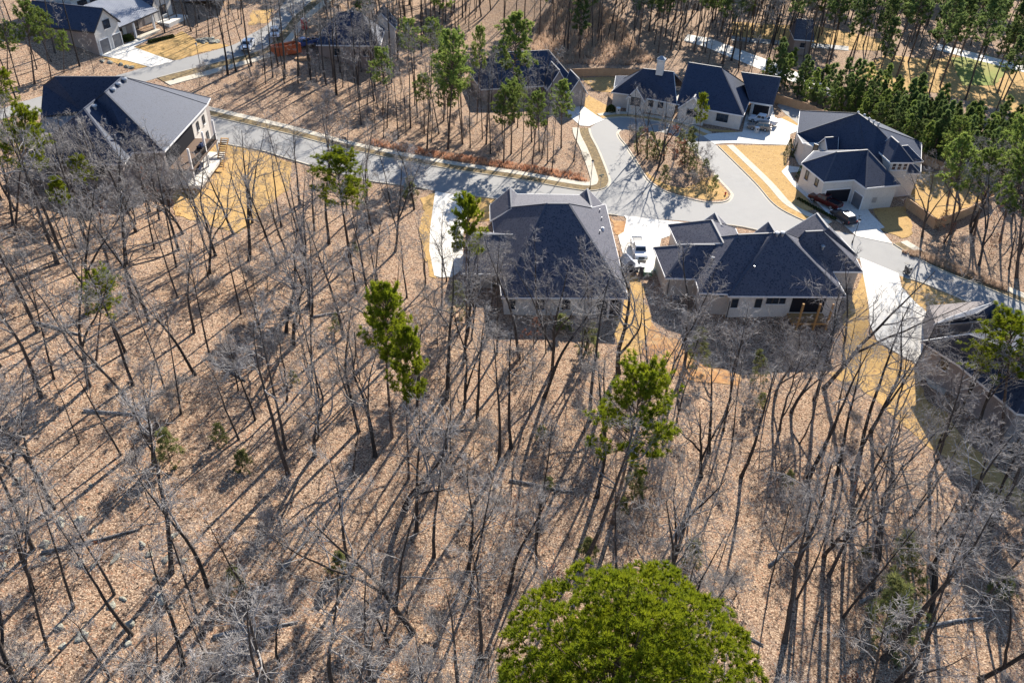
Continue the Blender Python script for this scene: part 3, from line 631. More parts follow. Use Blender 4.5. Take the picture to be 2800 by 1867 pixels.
wC2 = walls(hC, [Vector((E4.x+2, E4.y+3.5, 0)), pc(1050, 728, e), W1c, farR, farL, cL, c0, Vector((c0.x+3.5, c0.y-4.5, e))], e-.05, -2, M['brick_white'], 0.35)
g0, g1_ = wC1[1], wC1[2]
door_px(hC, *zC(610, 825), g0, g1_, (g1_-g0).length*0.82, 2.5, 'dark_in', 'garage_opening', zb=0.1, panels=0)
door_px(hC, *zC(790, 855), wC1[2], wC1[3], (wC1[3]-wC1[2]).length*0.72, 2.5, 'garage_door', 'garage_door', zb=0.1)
for q in ((335, 720), (420, 775)): win_px(hC, *zC(*q), wC1[0], wC1[1], 1.0, 1.7, cols=1, rows=2)
win_px(hC, *zC(222, 455), wC2[5], wC2[6], 1.0, 2.0, cols=1, rows=2)
win_px(hC, *zC(405, 500), wC2[6], wC2[7], 1.0, 2.2, cols=1, rows=2)
MB().box(VP(*zC(908, 930), wC1[3], wC1[4])+Vector((0, -.1, 0)), (0.7, 0.25, 0.9)).build('meter_box', M['galv'], hC)
for q in ((770, 193), (825, 215), (865, 245), (905, 270), (945, 292)): turbine(hC, P(*zC(*q), 10.9), 0.26)

# ---- house D: long house beyond the loop
hD = base(empty('house', label='long cream house with navy roofs and a small chimney at the head of the loop', cat='house'))
def pd(x, y, z): return P(*zD(x, y), z)
e = 3.3
d1, d2 = pd(1290, 238, 10), pd(1590, 285, 10); dFR, dR = pd(1792, 730, e), pd(1836, 640, e)
ax = (dFR-pd(1225, 640, e)); ax.z = 0; ax.normalize(); nrm = Vector((-ax.y, ax.x, 0))
dFL = pd(1180, 622, e); dBR = dFR+nrm*18; dBL = dFL+nrm*18
roof_mesh('roof', [[dFL, dFR, d2, d1], [dFR, dBR, d2], [dBR, dBL, d1, d2], [dBL, dFL, d1]], M['roof'], hD, trim=M['trim'])
a1, a2 = pd(870, 295, 8.5), pd(1150, 325, 8.5); dL, dL2 = pd(575, 512, e), pd(730, 532, e); dM = pd(1180, 622, e); dLB = dL+nrm*9
roof_mesh('roof', [[dL, dL2, dM, a2, a1], [dLB, dL, a1], [dM+nrm*12, dLB, a1, a2]], M['roof'], hD, trim=M['trim'])
b1, b2 = pd(1770, 328, 8.6), pd(2132, 376, 8.6); b3, b4 = pd(2060, 632, e), pd(1850, 600, e)
b5 = b3+nrm*16; b6 = b4+nrm*16
roof_mesh('roof', [[b4, b3, b2, b1], [b3, b5, b2], [b5, b6, b1, b2], [b6, b4, b1]], M['roof'], hD, trim=M['trim'])
roof_mesh('roof', [[pd(600, 470, 3.2), pd(735, 380, 4.5), pd(740, 362, 4.5), pd(618, 362, 3.2)]], M['roof'], hD, trim=M['trim'])
wD1 = walls(hD, [dFL, dFR, dBR, dBL], e-.05, -2, M['brick_white'], 0.4)
wD2 = walls(hD, [dL, dL2, dM, dM+nrm*9, dLB], e-.05, -2, M['brick_white'], 0.4)
wD3 = walls(hD, [b4, b3, b5, b6], e-.05, -2, M['brick_white'], 0.4)
def fgable(parent, peak, half, zb, wallmat, depth=5.0, n=nrm, a=ax, ez=None, rm=M['roof']):
    pk = Vector(peak); ez = ez if ez is not None else 3.2; l = pk-a*half; r = pk+a*half; l.z = r.z = ez; bk = pk+n*depth
    l2, r2 = l+n*depth*.7, r+n*depth*.7
    roof_mesh('roof', [[pk-n*.35, bk, l2, l-n*.35], [pk-n*.35, r-n*.35, r2, bk]], rm, parent, trim=M['trim'])
    li, ri = l+a*.3, r-a*.3; lb, rb = li.copy(), ri.copy(); lb.z = rb.z = zb
    sd_ = [li, lb, rb, ri, pk-Vector((0, 0, .15))]
    bkv = [q+n*2.2 for q in sd_]
    MB().add(sd_+bkv, [(0, 1, 2, 3, 4), (0, 5, 6, 1), (3, 2, 7, 8)]).build('wall', wallmat, parent)
    return lb, rb
ga = fgable(hD, pd(815, 468, 5.9), 2.1, -1, M['brick_white'])
gb_ = fgable(hD, pd(1340, 556, 5.9), 3.0, -1, M['brick_white'])
win_px(hD, *zD(800, 600), ga[0], ga[1], 2.2, 1.9, cols=3, rows=2)
win_px(hD, *zD(1320, 705), gb_[0], gb_[1], 2.4, 1.6, cols=4, rows=2)
win_px(hD, *zD(1595, 748), wD1[0], wD1[1], 2.5, 1.7, cols=3, rows=2)
win_px(hD, *zD(940, 610), wD2[1], wD2[2], 1.2, 1.7, cols=2, rows=2)
win_px(hD, *zD(1030, 625), wD2[1], wD2[2], 1.2, 1.7, cols=2, rows=2)
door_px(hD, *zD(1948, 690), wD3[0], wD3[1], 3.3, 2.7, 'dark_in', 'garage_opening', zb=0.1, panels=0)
ch = pd(1022, 318, 8.6)
chm = MB(); chm.box(ch+Vector((0, 0, 0.8)), (1.5, 1.1, 3.2), math.atan2(ax.y, ax.x)); cho = chm.build('chimney', M['brick_white'], hD)
MB().box(ch+Vector((0, 0, 2.47)), (1.8, 1.4, 0.14), math.atan2(ax.y, ax.x)).build('chimney_cap', M['trim'], cho)
q = ch+Vector((0, 0, 2.6)); MB().add([q-ax*.95-nrm*.7, q+ax*.95-nrm*.7, q+ax*.95+nrm*.7, q-ax*.95+nrm*.7, q+Vector((0, 0, .65))-ax*.2, q+Vector((0, 0, .65))+ax*.2], [(0, 1, 5, 4), (1, 2, 5), (2, 3, 4, 5), (3, 0, 4), (3, 2, 1, 0)]).build('chimney_hood', M['galv'], cho)

# ---- house E: left, steep grey roof with mushroom vents
zE = Z(0, 150, 2.851)
hE = base(empty('house', label='brick house with steep grey hip roof, round vents and tall porch at left', cat='house'))
def pe(x, y, z): return P(*zE(x, y), z)
e = 13.0; zr = 20.0
eF, eN = pe(1615, 385, e), pe(1282, 752, e)
ap1 = pe(820, 290, zr); rtop = pe(955, 170, zr); v1 = pe(745, 348, 18.6); rlow = pe(655, 420, 18.6)
eV = pe(1030, 762, e); eW = pe(968, 852, e); eWL = pe(130, 852, e)
TL, BL, TL2 = pe(425, 170, e), pe(320, 482, e), pe(340, 235, e)
far = Vector((rtop.x+9, rtop.y+11, e)); lefte = Vector((TL.x-3, eWL.y+8, e))
lowl = Vector((rlow.x-4, rlow.y+2, 13.5)); lowt = Vector((rtop.x-4, rtop.y+3, 13.5))
roof_mesh('roof', [[pe(425, 170, 18.6), pe(962, 171, 18.6), pe(640, 440, 13.6), pe(318, 484, 13.0), pe(338, 235, 17.0)], [pe(425, 170, 18.6), pe(962, 171, 18.6), pe(962, 171, 18.6)+Vector((0, 9, -6)), pe(425, 170, 18.6)+Vector((0, 9, -6))]], M['roof'], hE, trim=M['dark_trim'])
rE = roof_mesh('roof', [[eF, rtop, ap1, eN], [eN, ap1, v1, eV], [eV, v1, rlow, eW], [eW, rlow, eWL], [eWL, rlow, lowl], [lowl, rlow, v1, ap1, rtop, lowt], [eF, far, rtop], [far, lowt, rtop]], M['roof'], hE, trim=M['trim'])
wE = walls(hE, [eF, eN, eV, eW, eWL, BL, TL, far], e-.1, 3, M['brick_grey'], 0.5)
for q in ((975, 210), (928, 248), (885, 290)): turbine(hE, on_plane(*zE(*q), (eF, rtop, eN))+Vector((0, 0, .15)), 0.45)
turbine(hE, on_plane(*zE(740, 420), (eV, v1, rlow))+Vector((0, 0, .15)), 0.45)
for q in ((830, 540), (905, 665), (950, 690)): vent_pipe(hE, on_plane(*zE(*q), (eV, v1, eW)), 0.8, 0.16)
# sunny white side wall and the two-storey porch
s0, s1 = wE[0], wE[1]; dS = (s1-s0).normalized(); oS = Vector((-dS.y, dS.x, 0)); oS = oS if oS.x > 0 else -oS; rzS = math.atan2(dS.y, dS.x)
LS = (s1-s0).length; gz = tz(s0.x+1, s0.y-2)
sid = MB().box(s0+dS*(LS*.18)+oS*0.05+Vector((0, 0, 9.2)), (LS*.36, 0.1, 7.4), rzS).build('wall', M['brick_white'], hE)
for t, zz in ((0.10, 11.0), (0.25, 11.0), (0.08, 8.0)): window(hE, s0+dS*(LS*t)+oS*0.11+Vector((0, 0, zz)), dS, 0.9, 1.5, oS, cols=1, rows=2)
c_ = s0+dS*(LS*.66)
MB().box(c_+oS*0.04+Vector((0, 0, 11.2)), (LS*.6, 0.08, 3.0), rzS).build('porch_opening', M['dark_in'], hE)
MB().box(c_+oS*1.9+Vector((0, 0, 9.5)), (LS*.62, 3.8, 0.3), rzS).build('upper_deck', M['deck'], hE)
MB().box(c_+oS*2.3+Vector((0, 0, gz+0.5)), (LS*.66, 4.6, 0.5), rzS).build('patio_slab', M['concrete'], hE)
for t in (0.36, 0.62, 0.96):
    MB().box(s0+dS*(LS*t)+oS*3.6+Vector((0, 0, (gz+13.0)/2)), (0.3, 0.3, 13.0-gz), rzS).build('porch_post', M['trim'], hE)
rl = MB()
for k in range(int(LS*.6/0.18)): rl.box(s0+dS*(LS*.36+k*0.18)+oS*3.7+Vector((0, 0, 10.2)), (0.04, 0.04, 0.9), rzS)
rl.box(c_+oS*3.7+Vector((0, 0, 10.7)), (LS*.62, 0.1, 0.08), rzS); rl.build('deck_railing', M['black_metal'], hE)
st = MB()
for k in range(14): st.box(s0+dS*(LS*.30+k*0.34)+oS*4.6+Vector((0, 0, 9.4-k*0.24)), (0.36, 1.2, 0.07), rzS)
st.beam(s0+dS*(LS*.29)+oS*4.0+Vector((0, 0, 9.3)), s0+dS*(LS*.29+4.9)+oS*4.0+Vector((0, 0, 5.9)), 0.09, 0.34)
st.beam(s0+dS*(LS*.29)+oS*5.2+Vector((0, 0, 9.3)), s0+dS*(LS*.29+4.9)+oS*5.2+Vector((0, 0, 5.9)), 0.09, 0.34)
st.build('deck_stairs', M['post'], hE)
rfp = [s0+dS*(LS*.34)+Vector((0, 0, e+.05)), s0+dS*(LS*1.0)+Vector((0, 0, e+.05))]
roof_mesh('porch_roof', [[rfp[0]-oS*.2+Vector((0, 0, .4)), rfp[1]-oS*.2+Vector((0, 0, .4)), rfp[1]+oS*4.1-Vector((0, 0, .5)), rfp[0]+oS*4.1-Vector((0, 0, .5))]], M['roof'], hE, trim=M['trim']) if False else None
def furniture(name, c, label, cat):
    o = empty(name, tuple(c), rzS, label, cat); MB().box((0, 0, .38), (1.9, .8, .2)).build('seat', M['cushion'], o, bevel=.04); MB().box((0, .36, .66), (1.9, .18, .5)).build('backrest', M['cushion'], o, bevel=.04)
    for x in (-.85, .85): MB().box((x, 0, .32), (.14, .84, .5)).build('armrest', M['black_metal'], o)
    for x in (-.85, .85):
        for y in (-.34, .34): MB().box((x, y, .05), (.08, .08, .3)).build('leg', M['black_metal'], o)
    return o
furniture('patio_sofa', c_+oS*2.6+dS*1.0+Vector((0, 0, gz+.85)), 'navy outdoor sofa on the lower patio of the left house', 'sofa')
furniture('patio_sofa', c_+oS*2.4+dS*-2.2+Vector((0, 0, 9.75)), 'navy outdoor sofa on the raised porch of the left house', 'sofa')
win_px(hE, *zE(770, 900), wE[3], wE[4], 1.6, 1.4, cols=2, rows=1)
win_px(hE, *zE(400, 900), wE[3], wE[4], 1.6, 1.4, cols=2, rows=1)

# ---- house F: white gabled house, upper left
zF = Z(220, 0, 9.046)
hF = base(empty('house', label='white gabled brick house with two grey garage doors and metal porch roof, top left', cat='house'))
fa = U(*zF(490, 1390)); fb = P(*zF(1060, 1128), fa.z); gzF = fa.z
def vf(x, y, off=0.0): 
    p = VP(*zF(x, y), fa, fb); return p
dF = (fb-fa); dF.z = 0; dF.normalize(); nF = Vector((-dF.y, dF.x, 0)); nF = nF if nF.y > 0 else -nF
ez = vf(305, 740).z; wF = (fb-fa).length; pkz = vf(530, 195).z
pk = fa+dF*(wF/2); pk.z = pkz
el = fa.copy(); el.z = ez; er = fb.copy(); er.z = ez
dep = 15.0
sd_ = [fa-Vector((0, 0, 1.5)), fb-Vector((0, 0, 1.5)), er, pk-Vector((0, 0, .1)), el]; bk_ = [q+nF*dep for q in sd_]
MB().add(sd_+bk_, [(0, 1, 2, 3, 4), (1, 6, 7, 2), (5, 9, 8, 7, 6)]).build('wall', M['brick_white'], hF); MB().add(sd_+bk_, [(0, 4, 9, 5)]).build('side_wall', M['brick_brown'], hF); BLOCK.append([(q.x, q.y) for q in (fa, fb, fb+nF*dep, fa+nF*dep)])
o_ = -nF*.4; sl_ = (pkz-ez)/(wF/2)
roof_mesh('roof', [[pk+o_, pk+nF*dep, el+nF*dep-dF*.4-Vector((0, 0, .4*sl_)), el+o_-dF*.4-Vector((0, 0, .4*sl_))], [pk+o_, er+o_+dF*.4-Vector((0, 0, .4*sl_)), er+nF*dep+dF*.4-Vector((0, 0, .4*sl_)), pk+nF*dep]], M['roof'], hF, trim=M['dark_trim'])
for x, y in ((615, 1170), (910, 1020)): door_px(hF, *zF(x, y), fa, fb, 2.6, 2.5, 'garage_door', 'garage_door', zb=gzF+.06)
win_px(hF, *zF(635, 600), fa, fb, 1.9, 1.6, cols=2, rows=2)
# centre porch block
pc0 = fb+nF*2.0; pc1 = pc0+dF*13.5
MB().add([pc0-Vector((0, 0, 1)), pc1-Vector((0, 0, 1)), pc1+nF*9-Vector((0, 0, 1)), pc0+nF*9-Vector((0, 0, 1))]+[Vector((q.x, q.y, gzF+3.5)) for q in (pc0, pc1, pc1+nF*9, pc0+nF*9)], [(0, 1, 5, 4), (1, 2, 6, 5), (2, 3, 7, 6), (3, 0, 4, 7), (4, 5, 6, 7)]).build('wall', M['brick_white'], hF)
BLOCK.append([(q.x, q.y) for q in (pc0, pc1, pc1+nF*9, pc0+nF*9)])
q0_, q1_ = pc0-nF*2.2, pc1-nF*2.2-dF*.3; zt = gzF+3.5
rs = roof_mesh('porch_roof', [[Vector((q0_.x, q0_.y, zt)), Vector((q1_.x, q1_.y, zt)), Vector(((q1_+nF*7).x, (q1_+nF*7).y, zt+3.4)), Vector(((q0_+nF*7).x, (q0_+nF*7).y, zt+3.4))]], M['metal_roof'], hF, trim=M['dark_trim'])
sm = MB()
for k in range(1, 28): a = q0_.lerp(q1_, k/28); a.z = zt+.02; b = a+nF*7; b.z = zt+3.42; sm.beam(a, b, .05, .07)
sm.build('roof_seam', M['metal_roof'], rs)
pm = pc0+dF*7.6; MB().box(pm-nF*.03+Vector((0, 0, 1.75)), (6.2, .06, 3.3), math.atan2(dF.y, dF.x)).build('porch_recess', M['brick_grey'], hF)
MB().box(pm-nF*1.6+Vector((0, 0, .1)), (7.0, 3.2, .5), math.atan2(dF.y, dF.x)).build('porch_slab', M['walk'], hF)
for t in (-3.2, 3.2): MB().box(pm-nF*2.0+dF*t+Vector((0, 0, 1.7)), (.35, .35, 3.4), math.atan2(dF.y, dF.x)).build('porch_post', M['trim'], hF)
window(hF, pc0+dF*2.2-nF*.02+Vector((0, 0, 1.7)), dF, 2.0, 2.1, -nF, cols=3, rows=2)
window(hF, pc0+dF*7.6-nF*.09+Vector((0, 0, 1.6)), dF, 1.3, 2.4, -nF, cols=1, rows=2, sill=False)
# right gable block
r0 = pc1-nF*0.5; r1_ = r0+dF*6.6; zr2 = gzF+4.4; pk2 = (r0+r1_)/2; pk2 = Vector((pk2.x, pk2.y, gzF+8.3)); A_ = Vector((r0.x, r0.y, zr2)); B_ = Vector((r1_.x, r1_.y, zr2))
sd_ = [r0-Vector((0, 0, 1.5)), r1_-Vector((0, 0, 1.5)), B_, pk2-Vector((0, 0, .1)), A_]; bk_ = [q+nF*13 for q in sd_]
MB().add(sd_+bk_, [(0, 1, 2, 3, 4), (0, 4, 9, 5), (1, 6, 7, 2), (5, 9, 8, 7, 6)]).build('wall', M['brick_white'], hF); BLOCK.append([(q.x, q.y) for q in (r0, r1_, r1_+nF*13, r0+nF*13)])
roof_mesh('roof', [[pk2+o_, pk2+nF*13, A_+nF*13-dF*.4, A_+o_-dF*.4], [pk2+o_, B_+o_+dF*.4, B_+nF*13+dF*.4, pk2+nF*13]], M['roof'], hF, trim=M['dark_trim'])
window(hF, (r0+r1_)/2-nF*.02+Vector((0, 0, 2.6)), dF, 2.0, 1.9, -nF, cols=2, rows=2)
MB().box(r0+dF*3.6-nF*1.6+Vector((0, 0, .2)), (7.0, 3.0, 1.3), math.atan2(dF.y, dF.x)).build('terrace', M['concrete'], hF)
# upper storey behind the porch
u0 = pc0-dF*1.0+nF*6.5; u1 = u0+dF*13.0; zb_ = gzF+3; zt_ = gzF+8.3
MB().add([Vector((q.x, q.y, z)) for z in (zb_, zt_) for q in (u0, u1, u1+nF*8, u0+nF*8)], [(0, 1, 5, 4), (1, 2, 6, 5), (2, 3, 7, 6), (3, 0, 4, 7)]).build('wall', M['brick_white'], hF)
ur = [Vector((q.x, q.y, zt_)) for q in (u0-nF*.5-dF*.6, u1-nF*.5+dF*.6, u1+nF*8.5+dF*.6, u0+nF*8.5-dF*.6)]; um = [(ur[0]+ur[3])/2+Vector((0, 0, 3.0)), (ur[1]+ur[2])/2+Vector((0, 0, 3.0))]
roof_mesh('roof', [[ur[0], ur[1], um[1], um[0]], [ur[2], ur[3], um[0], um[1]]], M['metal_roof'], hF, trim=M['dark_trim'])
for t in (.22, .5, .78): window(hF, u0.lerp(u1, t)-nF*.03+Vector((0, 0, 6.6)), dF, 2.6, 1.5, -nF, cols=3, rows=1)

# ---- houses seen through the trees
def simple_house(name, c0, c1, depth, ze, zr, wallm, roofm, label, hip=0.6, wz=-2, windows=(), ridge_shift=0.5):
    """rear eave from c0 to c1 (world), depth away from the camera"""
    h = base(empty(name, label=label, cat='house')); a = (c1-c0); a.z = 0; L = a.length; a.normalize(); n = Vector((-a.y, a.x, 0)); n = n if n.y > 0 else -n
    p = [Vector((q.x, q.y, ze)) for q in (c0, c1, c1+n*depth, c0+n*depth)]; m0 = (p[0]+p[3])/2+a*depth/2*hip; m1 = (p[1]+p[2])/2-a*depth/2*hip
    m0.z = m1.z = zr
    fc = [[p[0], p[1], m1, m0], [p[2], p[3], m0, m1]]
    fc += [[p[1], p[2], m1], [p[3], p[0], m0]]
    roof_mesh('roof', fc, roofm, h, trim=M['trim']); wl = walls(h, p, ze-.05, ze-3.3+wz, wallm, .4)
    for t, zz, w_, hh in windows: window(h, wl[0].lerp(wl[1], t)-n*.02+Vector((0, 0, ze-zz)), a, w_, hh, -n, cols=2, rows=2)
    return h, a, n, p
zH = Z(600, 0, 2.613)
gH = U(*zH(1150, 545)).z
hH, aH, nH, pH = simple_house('house', P(*zH(690, 322), gH+6.2), P(*zH(1150, 330), gH+6.2), 13, gH+6.2, gH+11.5, M['brick_brown'], M['roof'], 'brown brick house half hidden by bare trunks beyond the cleared lot', 0.7, -4, ((.3, 1.6, 1.2, 1.5), (.78, 1.6, 1.2, 1.5)))
fgable(hH, P(*zH(930, 108), gH+10.5), 5.0, gH-1, M['brick_white'], 7, nH, aH, gH+6.4)
fgable(hH, P(*zH(1150, 110), gH+9.5)+nH*2, 3.2, gH-1, M['brick_white'], 8, nH, aH, gH+6.0)
gI = U(*z3(1000, 705)).z
hI, aI, nI, pI = simple_house('house', P(*z3(300, 640), gI+3.2), P(*z3(990, 600), gI+3.2), 13, gI+3.2, gI+9.0, M['brick_brown'], M['roof'], 'dark roofed brick house screened by pines left of the loop', 0.8, -2, ((.6, 1.4, 1.2, 1.6), (.85, 1.4, 1.2, 1.6)))
fgable(hI, P(*z3(850, 490), gI+7.4)-nI*1.0, 2.6, gI-1, M['brick_grey'], 6, nI, aI, gI+3.2)
fgable(hI, P(*z3(980, 540), gI+6.4)-nI*2.0, 2.2, gI-1, M['brick_grey'], 6, nI, aI, gI+3.1)
# house G, right edge, mostly behind trees
hG = base(empty('house', label='grey brick house with dark roofs at the right edge below the road', cat='house'))
def pg(x, y, z): return P(*zG(x, y), z)
e = 2.6; k1, k2 = pg(1062, 276, 5.6), pg(935, 352, 5.6)
q_ = [pg(680, 418, e), pg(1010, 388, e), pg(1125, 405, e)]
roof_mesh('roof', [[q_[0], k2, k1, pg(760, 380, 3.2)], [q_[0], q_[1], k2], [k2, q_[1], q_[2], k1]], M['roof'], hG, trim=M['trim'])
m1_, m2_ = pg(900, 480, 7.5), pg(1350, 640, 7.5); x1, x2 = pg(600, 520, e), pg(835, 668, e); x3 = x2+Vector((22, -12, 0)); x4 = x1+Vector((26, 8, 0)); x5 = x2+Vector((3, -9, 0)); 
roof_mesh('roof', [[x1, x2, m1_], [x2, x5, x3, m2_, m1_], [x4, x1, m1_, m2_], [x3, x4, m2_]], M['roof'], hG, trim=M['trim'])
wG = walls(hG, [x1, x2, x5, x3, x4], e-.05, -4, M['brick_grey'], .4)
walls(hG, [q_[0], q_[1], q_[2], q_[2]+Vector((1, 6, 0)), q_[0]+Vector((1, 5, 0))], e-.05, -4, M['brick_grey'], .3)
win_px(hG, *zG(740, 660), wG[0], wG[1], 1.3, 1.5)
drape('patio', upx([(590, 670), (700, 680), (780, 800), (740, 850), (650, 800)], zG), .08, M['walk'])
gJ = U(2185, 128).z
simple_house('cabin', P(2172, 108, gJ+4), P(2225, 112, gJ+4), 10, gJ+4, gJ+8, M['brick_brown'], M['roof_brown'], 'small brown cabin with grey roof among far pines, upper right', 0.1, -1, ((.5, 1.5, 1.2, 1.2),))
gK = U(560, -30).z
simple_house('house', P(440, -62, gK+5), P(620, -66, gK+5), 14, gK+5, gK+10, M['brick_grey'], M['roof'], 'grey house with dark roof behind trees at the top edge', 0.6, -2, ((.3, 1.5, 1.5, 1.5), (.7, 1.5, 1.5, 1.5)))
# ------------------------------------------------------------------ trees
def np_mesh(name, V, F, mat, smooth=False):
    me = bpy.data.meshes.new(name); V = np.asarray(V, np.float32); F = np.asarray(F, np.int32)
    k = F.shape[1]; me.vertices.add(len(V)); me.vertices.foreach_set('co', V.ravel())
    me.loops.add(F.size); me.loops.foreach_set('vertex_index', F.ravel()); me.polygons.add(len(F))
    me.polygons.foreach_set('loop_start', np.arange(0, F.size, k, dtype=np.int32)); me.polygons.foreach_set('loop_total', np.full(len(F), k, np.int32))
    if smooth: me.polygons.foreach_set('use_smooth', np.ones(len(F), bool))
    me.materials.append(mat); me.update(calc_edges=True); me.validate(); return me
class Tubes:
    def __init__(self): self.V = []; self.F = []; self.n = 0
    def add(self, pts, rad, n):
        pts = np.asarray(pts, float); k = len(pts)
        t = np.gradient(pts, axis=0); t /= np.linalg.norm(t, axis=1)[:, None]+1e-9
        ref = np.array([0.3, 0.9, 0.1]) if abs(t[0, 2]) > .8 else np.array([0, 0, 1.0])
        u = np.cross(t, ref); u /= np.linalg.norm(u, axis=1)[:, None]+1e-9; w = np.cross(t, u)
        a = np.arange(n)*2*np.pi/n; r = np.asarray(rad)[:, None, None]
        ring = pts[:, None, :]+r*(np.cos(a)[None, :, None]*u[:, None, :]+np.sin(a)[None, :, None]*w[:, None, :])
        self.V.append(ring.reshape(-1, 3)); i = np.arange(k-1)[:, None]*n; j = np.arange(n)[None, :]; j2 = (j+1) % n
        self.F.append(np.stack([i+j, i+j2, i+n+j2, i+n+j], -1).reshape(-1, 4)+self.n); self.n += k*n
    def mesh(self, name, mat): return np_mesh(name, np.concatenate(self.V), np.concatenate(self.F), mat, True)
def walk(p, d, L, k, wob, up, rng):
    pts = [np.array(p, float)]; d = np.array(d, float); st = L/k
    for _ in range(k):
        d = d+rng.normal(0, wob, 3)+np.array([0, 0, up]); d /= np.linalg.norm(d); pts.append(pts[-1]+d*st)
    return np.array(pts), d
def perp(d, rng, ang):
    d = d/np.linalg.norm(d); r = rng.normal(0, 1, 3); r -= d*(r@d); r /= np.linalg.norm(r); return d*math.cos(ang)+r*math.sin(ang)
def at_line(pts, t):
    x = t*(len(pts)-1); i = min(int(x), len(pts)-2); f = x-i; return pts[i]*(1-f)+pts[i+1]*f, pts[i+1]-pts[i]
def bare_tree(seed, H, r0, nl=11, low=0.38, spread=0.40, fork=False, dense=1.0, crook=0.05):
    rng = np.random.default_rng(seed); T = Tubes(); L_ = Tubes(); C = Tubes()
    stems = []
    pts, d = walk((0, 0, -0.4), (rng.normal(0, .05), rng.normal(0, .05), 1), H+.4, 12, crook, 0.02, rng)
    rad = r0*(1-np.linspace(0, 1, 13)**1.1*0.88); rad[0] *= 1.35; T.add(pts, rad, 8); stems.append((pts, rad, low, nl))
    if fork:
        for s in range(fork):
            b, t0 = at_line(pts, .12+.22*s+rng.uniform(0, .12)); dd = perp(t0, rng, rng.uniform(.3, .55)); q, _ = walk(b, dd, H*.72, 9, crook*1.2, .09, rng)
            rr = r0*.62*(1-np.linspace(0, 1, 10)*.85); T.add(q, rr, 7); stems.append((q, rr, .3, max(5, int(nl*.6))))
    for pts, rad, lo, n in stems:
        for i in range(n):
            t = lo+(1-lo)*(i+rng.uniform(0, .8))/n; t = min(t, .985); b, tan = at_line(pts, t)
            Ln = H*(spread*(1-t)*1.3+.105)*rng.uniform(.65, 1.2); rb = min(np.interp(t, np.linspace(0, 1, len(rad)), rad)*.55, .02+Ln*.016)
            d1 = perp(tan, rng, rng.uniform(.6, 1.2)); q, _ = walk(b, d1, Ln, 7, .22, .09, rng); L_.add(q, rb*1.25*(1-np.linspace(0, 1, 8)*.78), 5)
            for j in range(int(5*dense)+1):
                s = .2+.8*(j+rng.uniform(0, .9))/(int(5*dense)+1); s = min(s, .99); b2, t2 = at_line(q, s); l2 = Ln*.46*(1.15-s*.6)*rng.uniform(.6, 1.25)
                d2 = perp(t2, rng, rng.uniform(.5, 1.0)); q2, _ = walk(b2, d2, l2, 4, .26, .07, rng); L_.add(q2, np.maximum(rb*.5*(1-np.linspace(0, 1, 5)*.65), .013), 4)
                for k in range(int(4*dense)):
                    s3 = .2+.8*(k+rng.uniform(0, .9))/(int(4*dense)); s3 = min(s3, .99); b3, t3 = at_line(q2, s3); l3 = max(.35, l2*.5*rng.uniform(.6, 1.3)); d3 = perp(t3, rng, rng.uniform(.45, 1.0))
                    q3, _ = walk(b3, d3, l3, 3, .22, .06, rng); C.add(q3, np.array([.014, .012, .010, .007]), 3)
                    for m_ in range(3):
                        b4, t4 = at_line(q3, min(.99, .25+.25*m_+rng.uniform(0, .2))); d4 = perp(t4, rng, rng.uniform(.4, .9)); q4 = np.array([b4, b4+d4*max(.25, l3*.45*rng.uniform(.6, 1.3))]); C.add(q4, np.array([.010, .005]), 3)
    mt = T.mesh('trunk', M['bark']); ml = L_.mesh('limbs', M['limb']); mc = C.mesh('crown', M['twig'])
    return (mt, ml, mc), H
def blades(centers, dirs, R, n, w, rng, up=0.3, spread=1.0):
    """tufts of needles: n thin triangles out of every centre"""
    N = len(centers); c = np.repeat(centers, n, 0); d = np.repeat(dirs, n, 0)
    v = rng.normal(0, 1, (N*n, 3)); v /= np.linalg.norm(v, axis=1)[:, None]; v = d+v*spread+np.array([0, 0, up]); v /= np.linalg.norm(v, axis=1)[:, None]+1e-9
    L = R*rng.uniform(.6, 1.15, (N*n, 1)); s = np.cross(v, rng.normal(0, 1, (N*n, 3))); s /= np.linalg.norm(s, axis=1)[:, None]+1e-9
    a = c+v*L*.05; ti = c+v*L; V = np.stack([a-s*w, a+s*w, ti], 1).reshape(-1, 3); return V
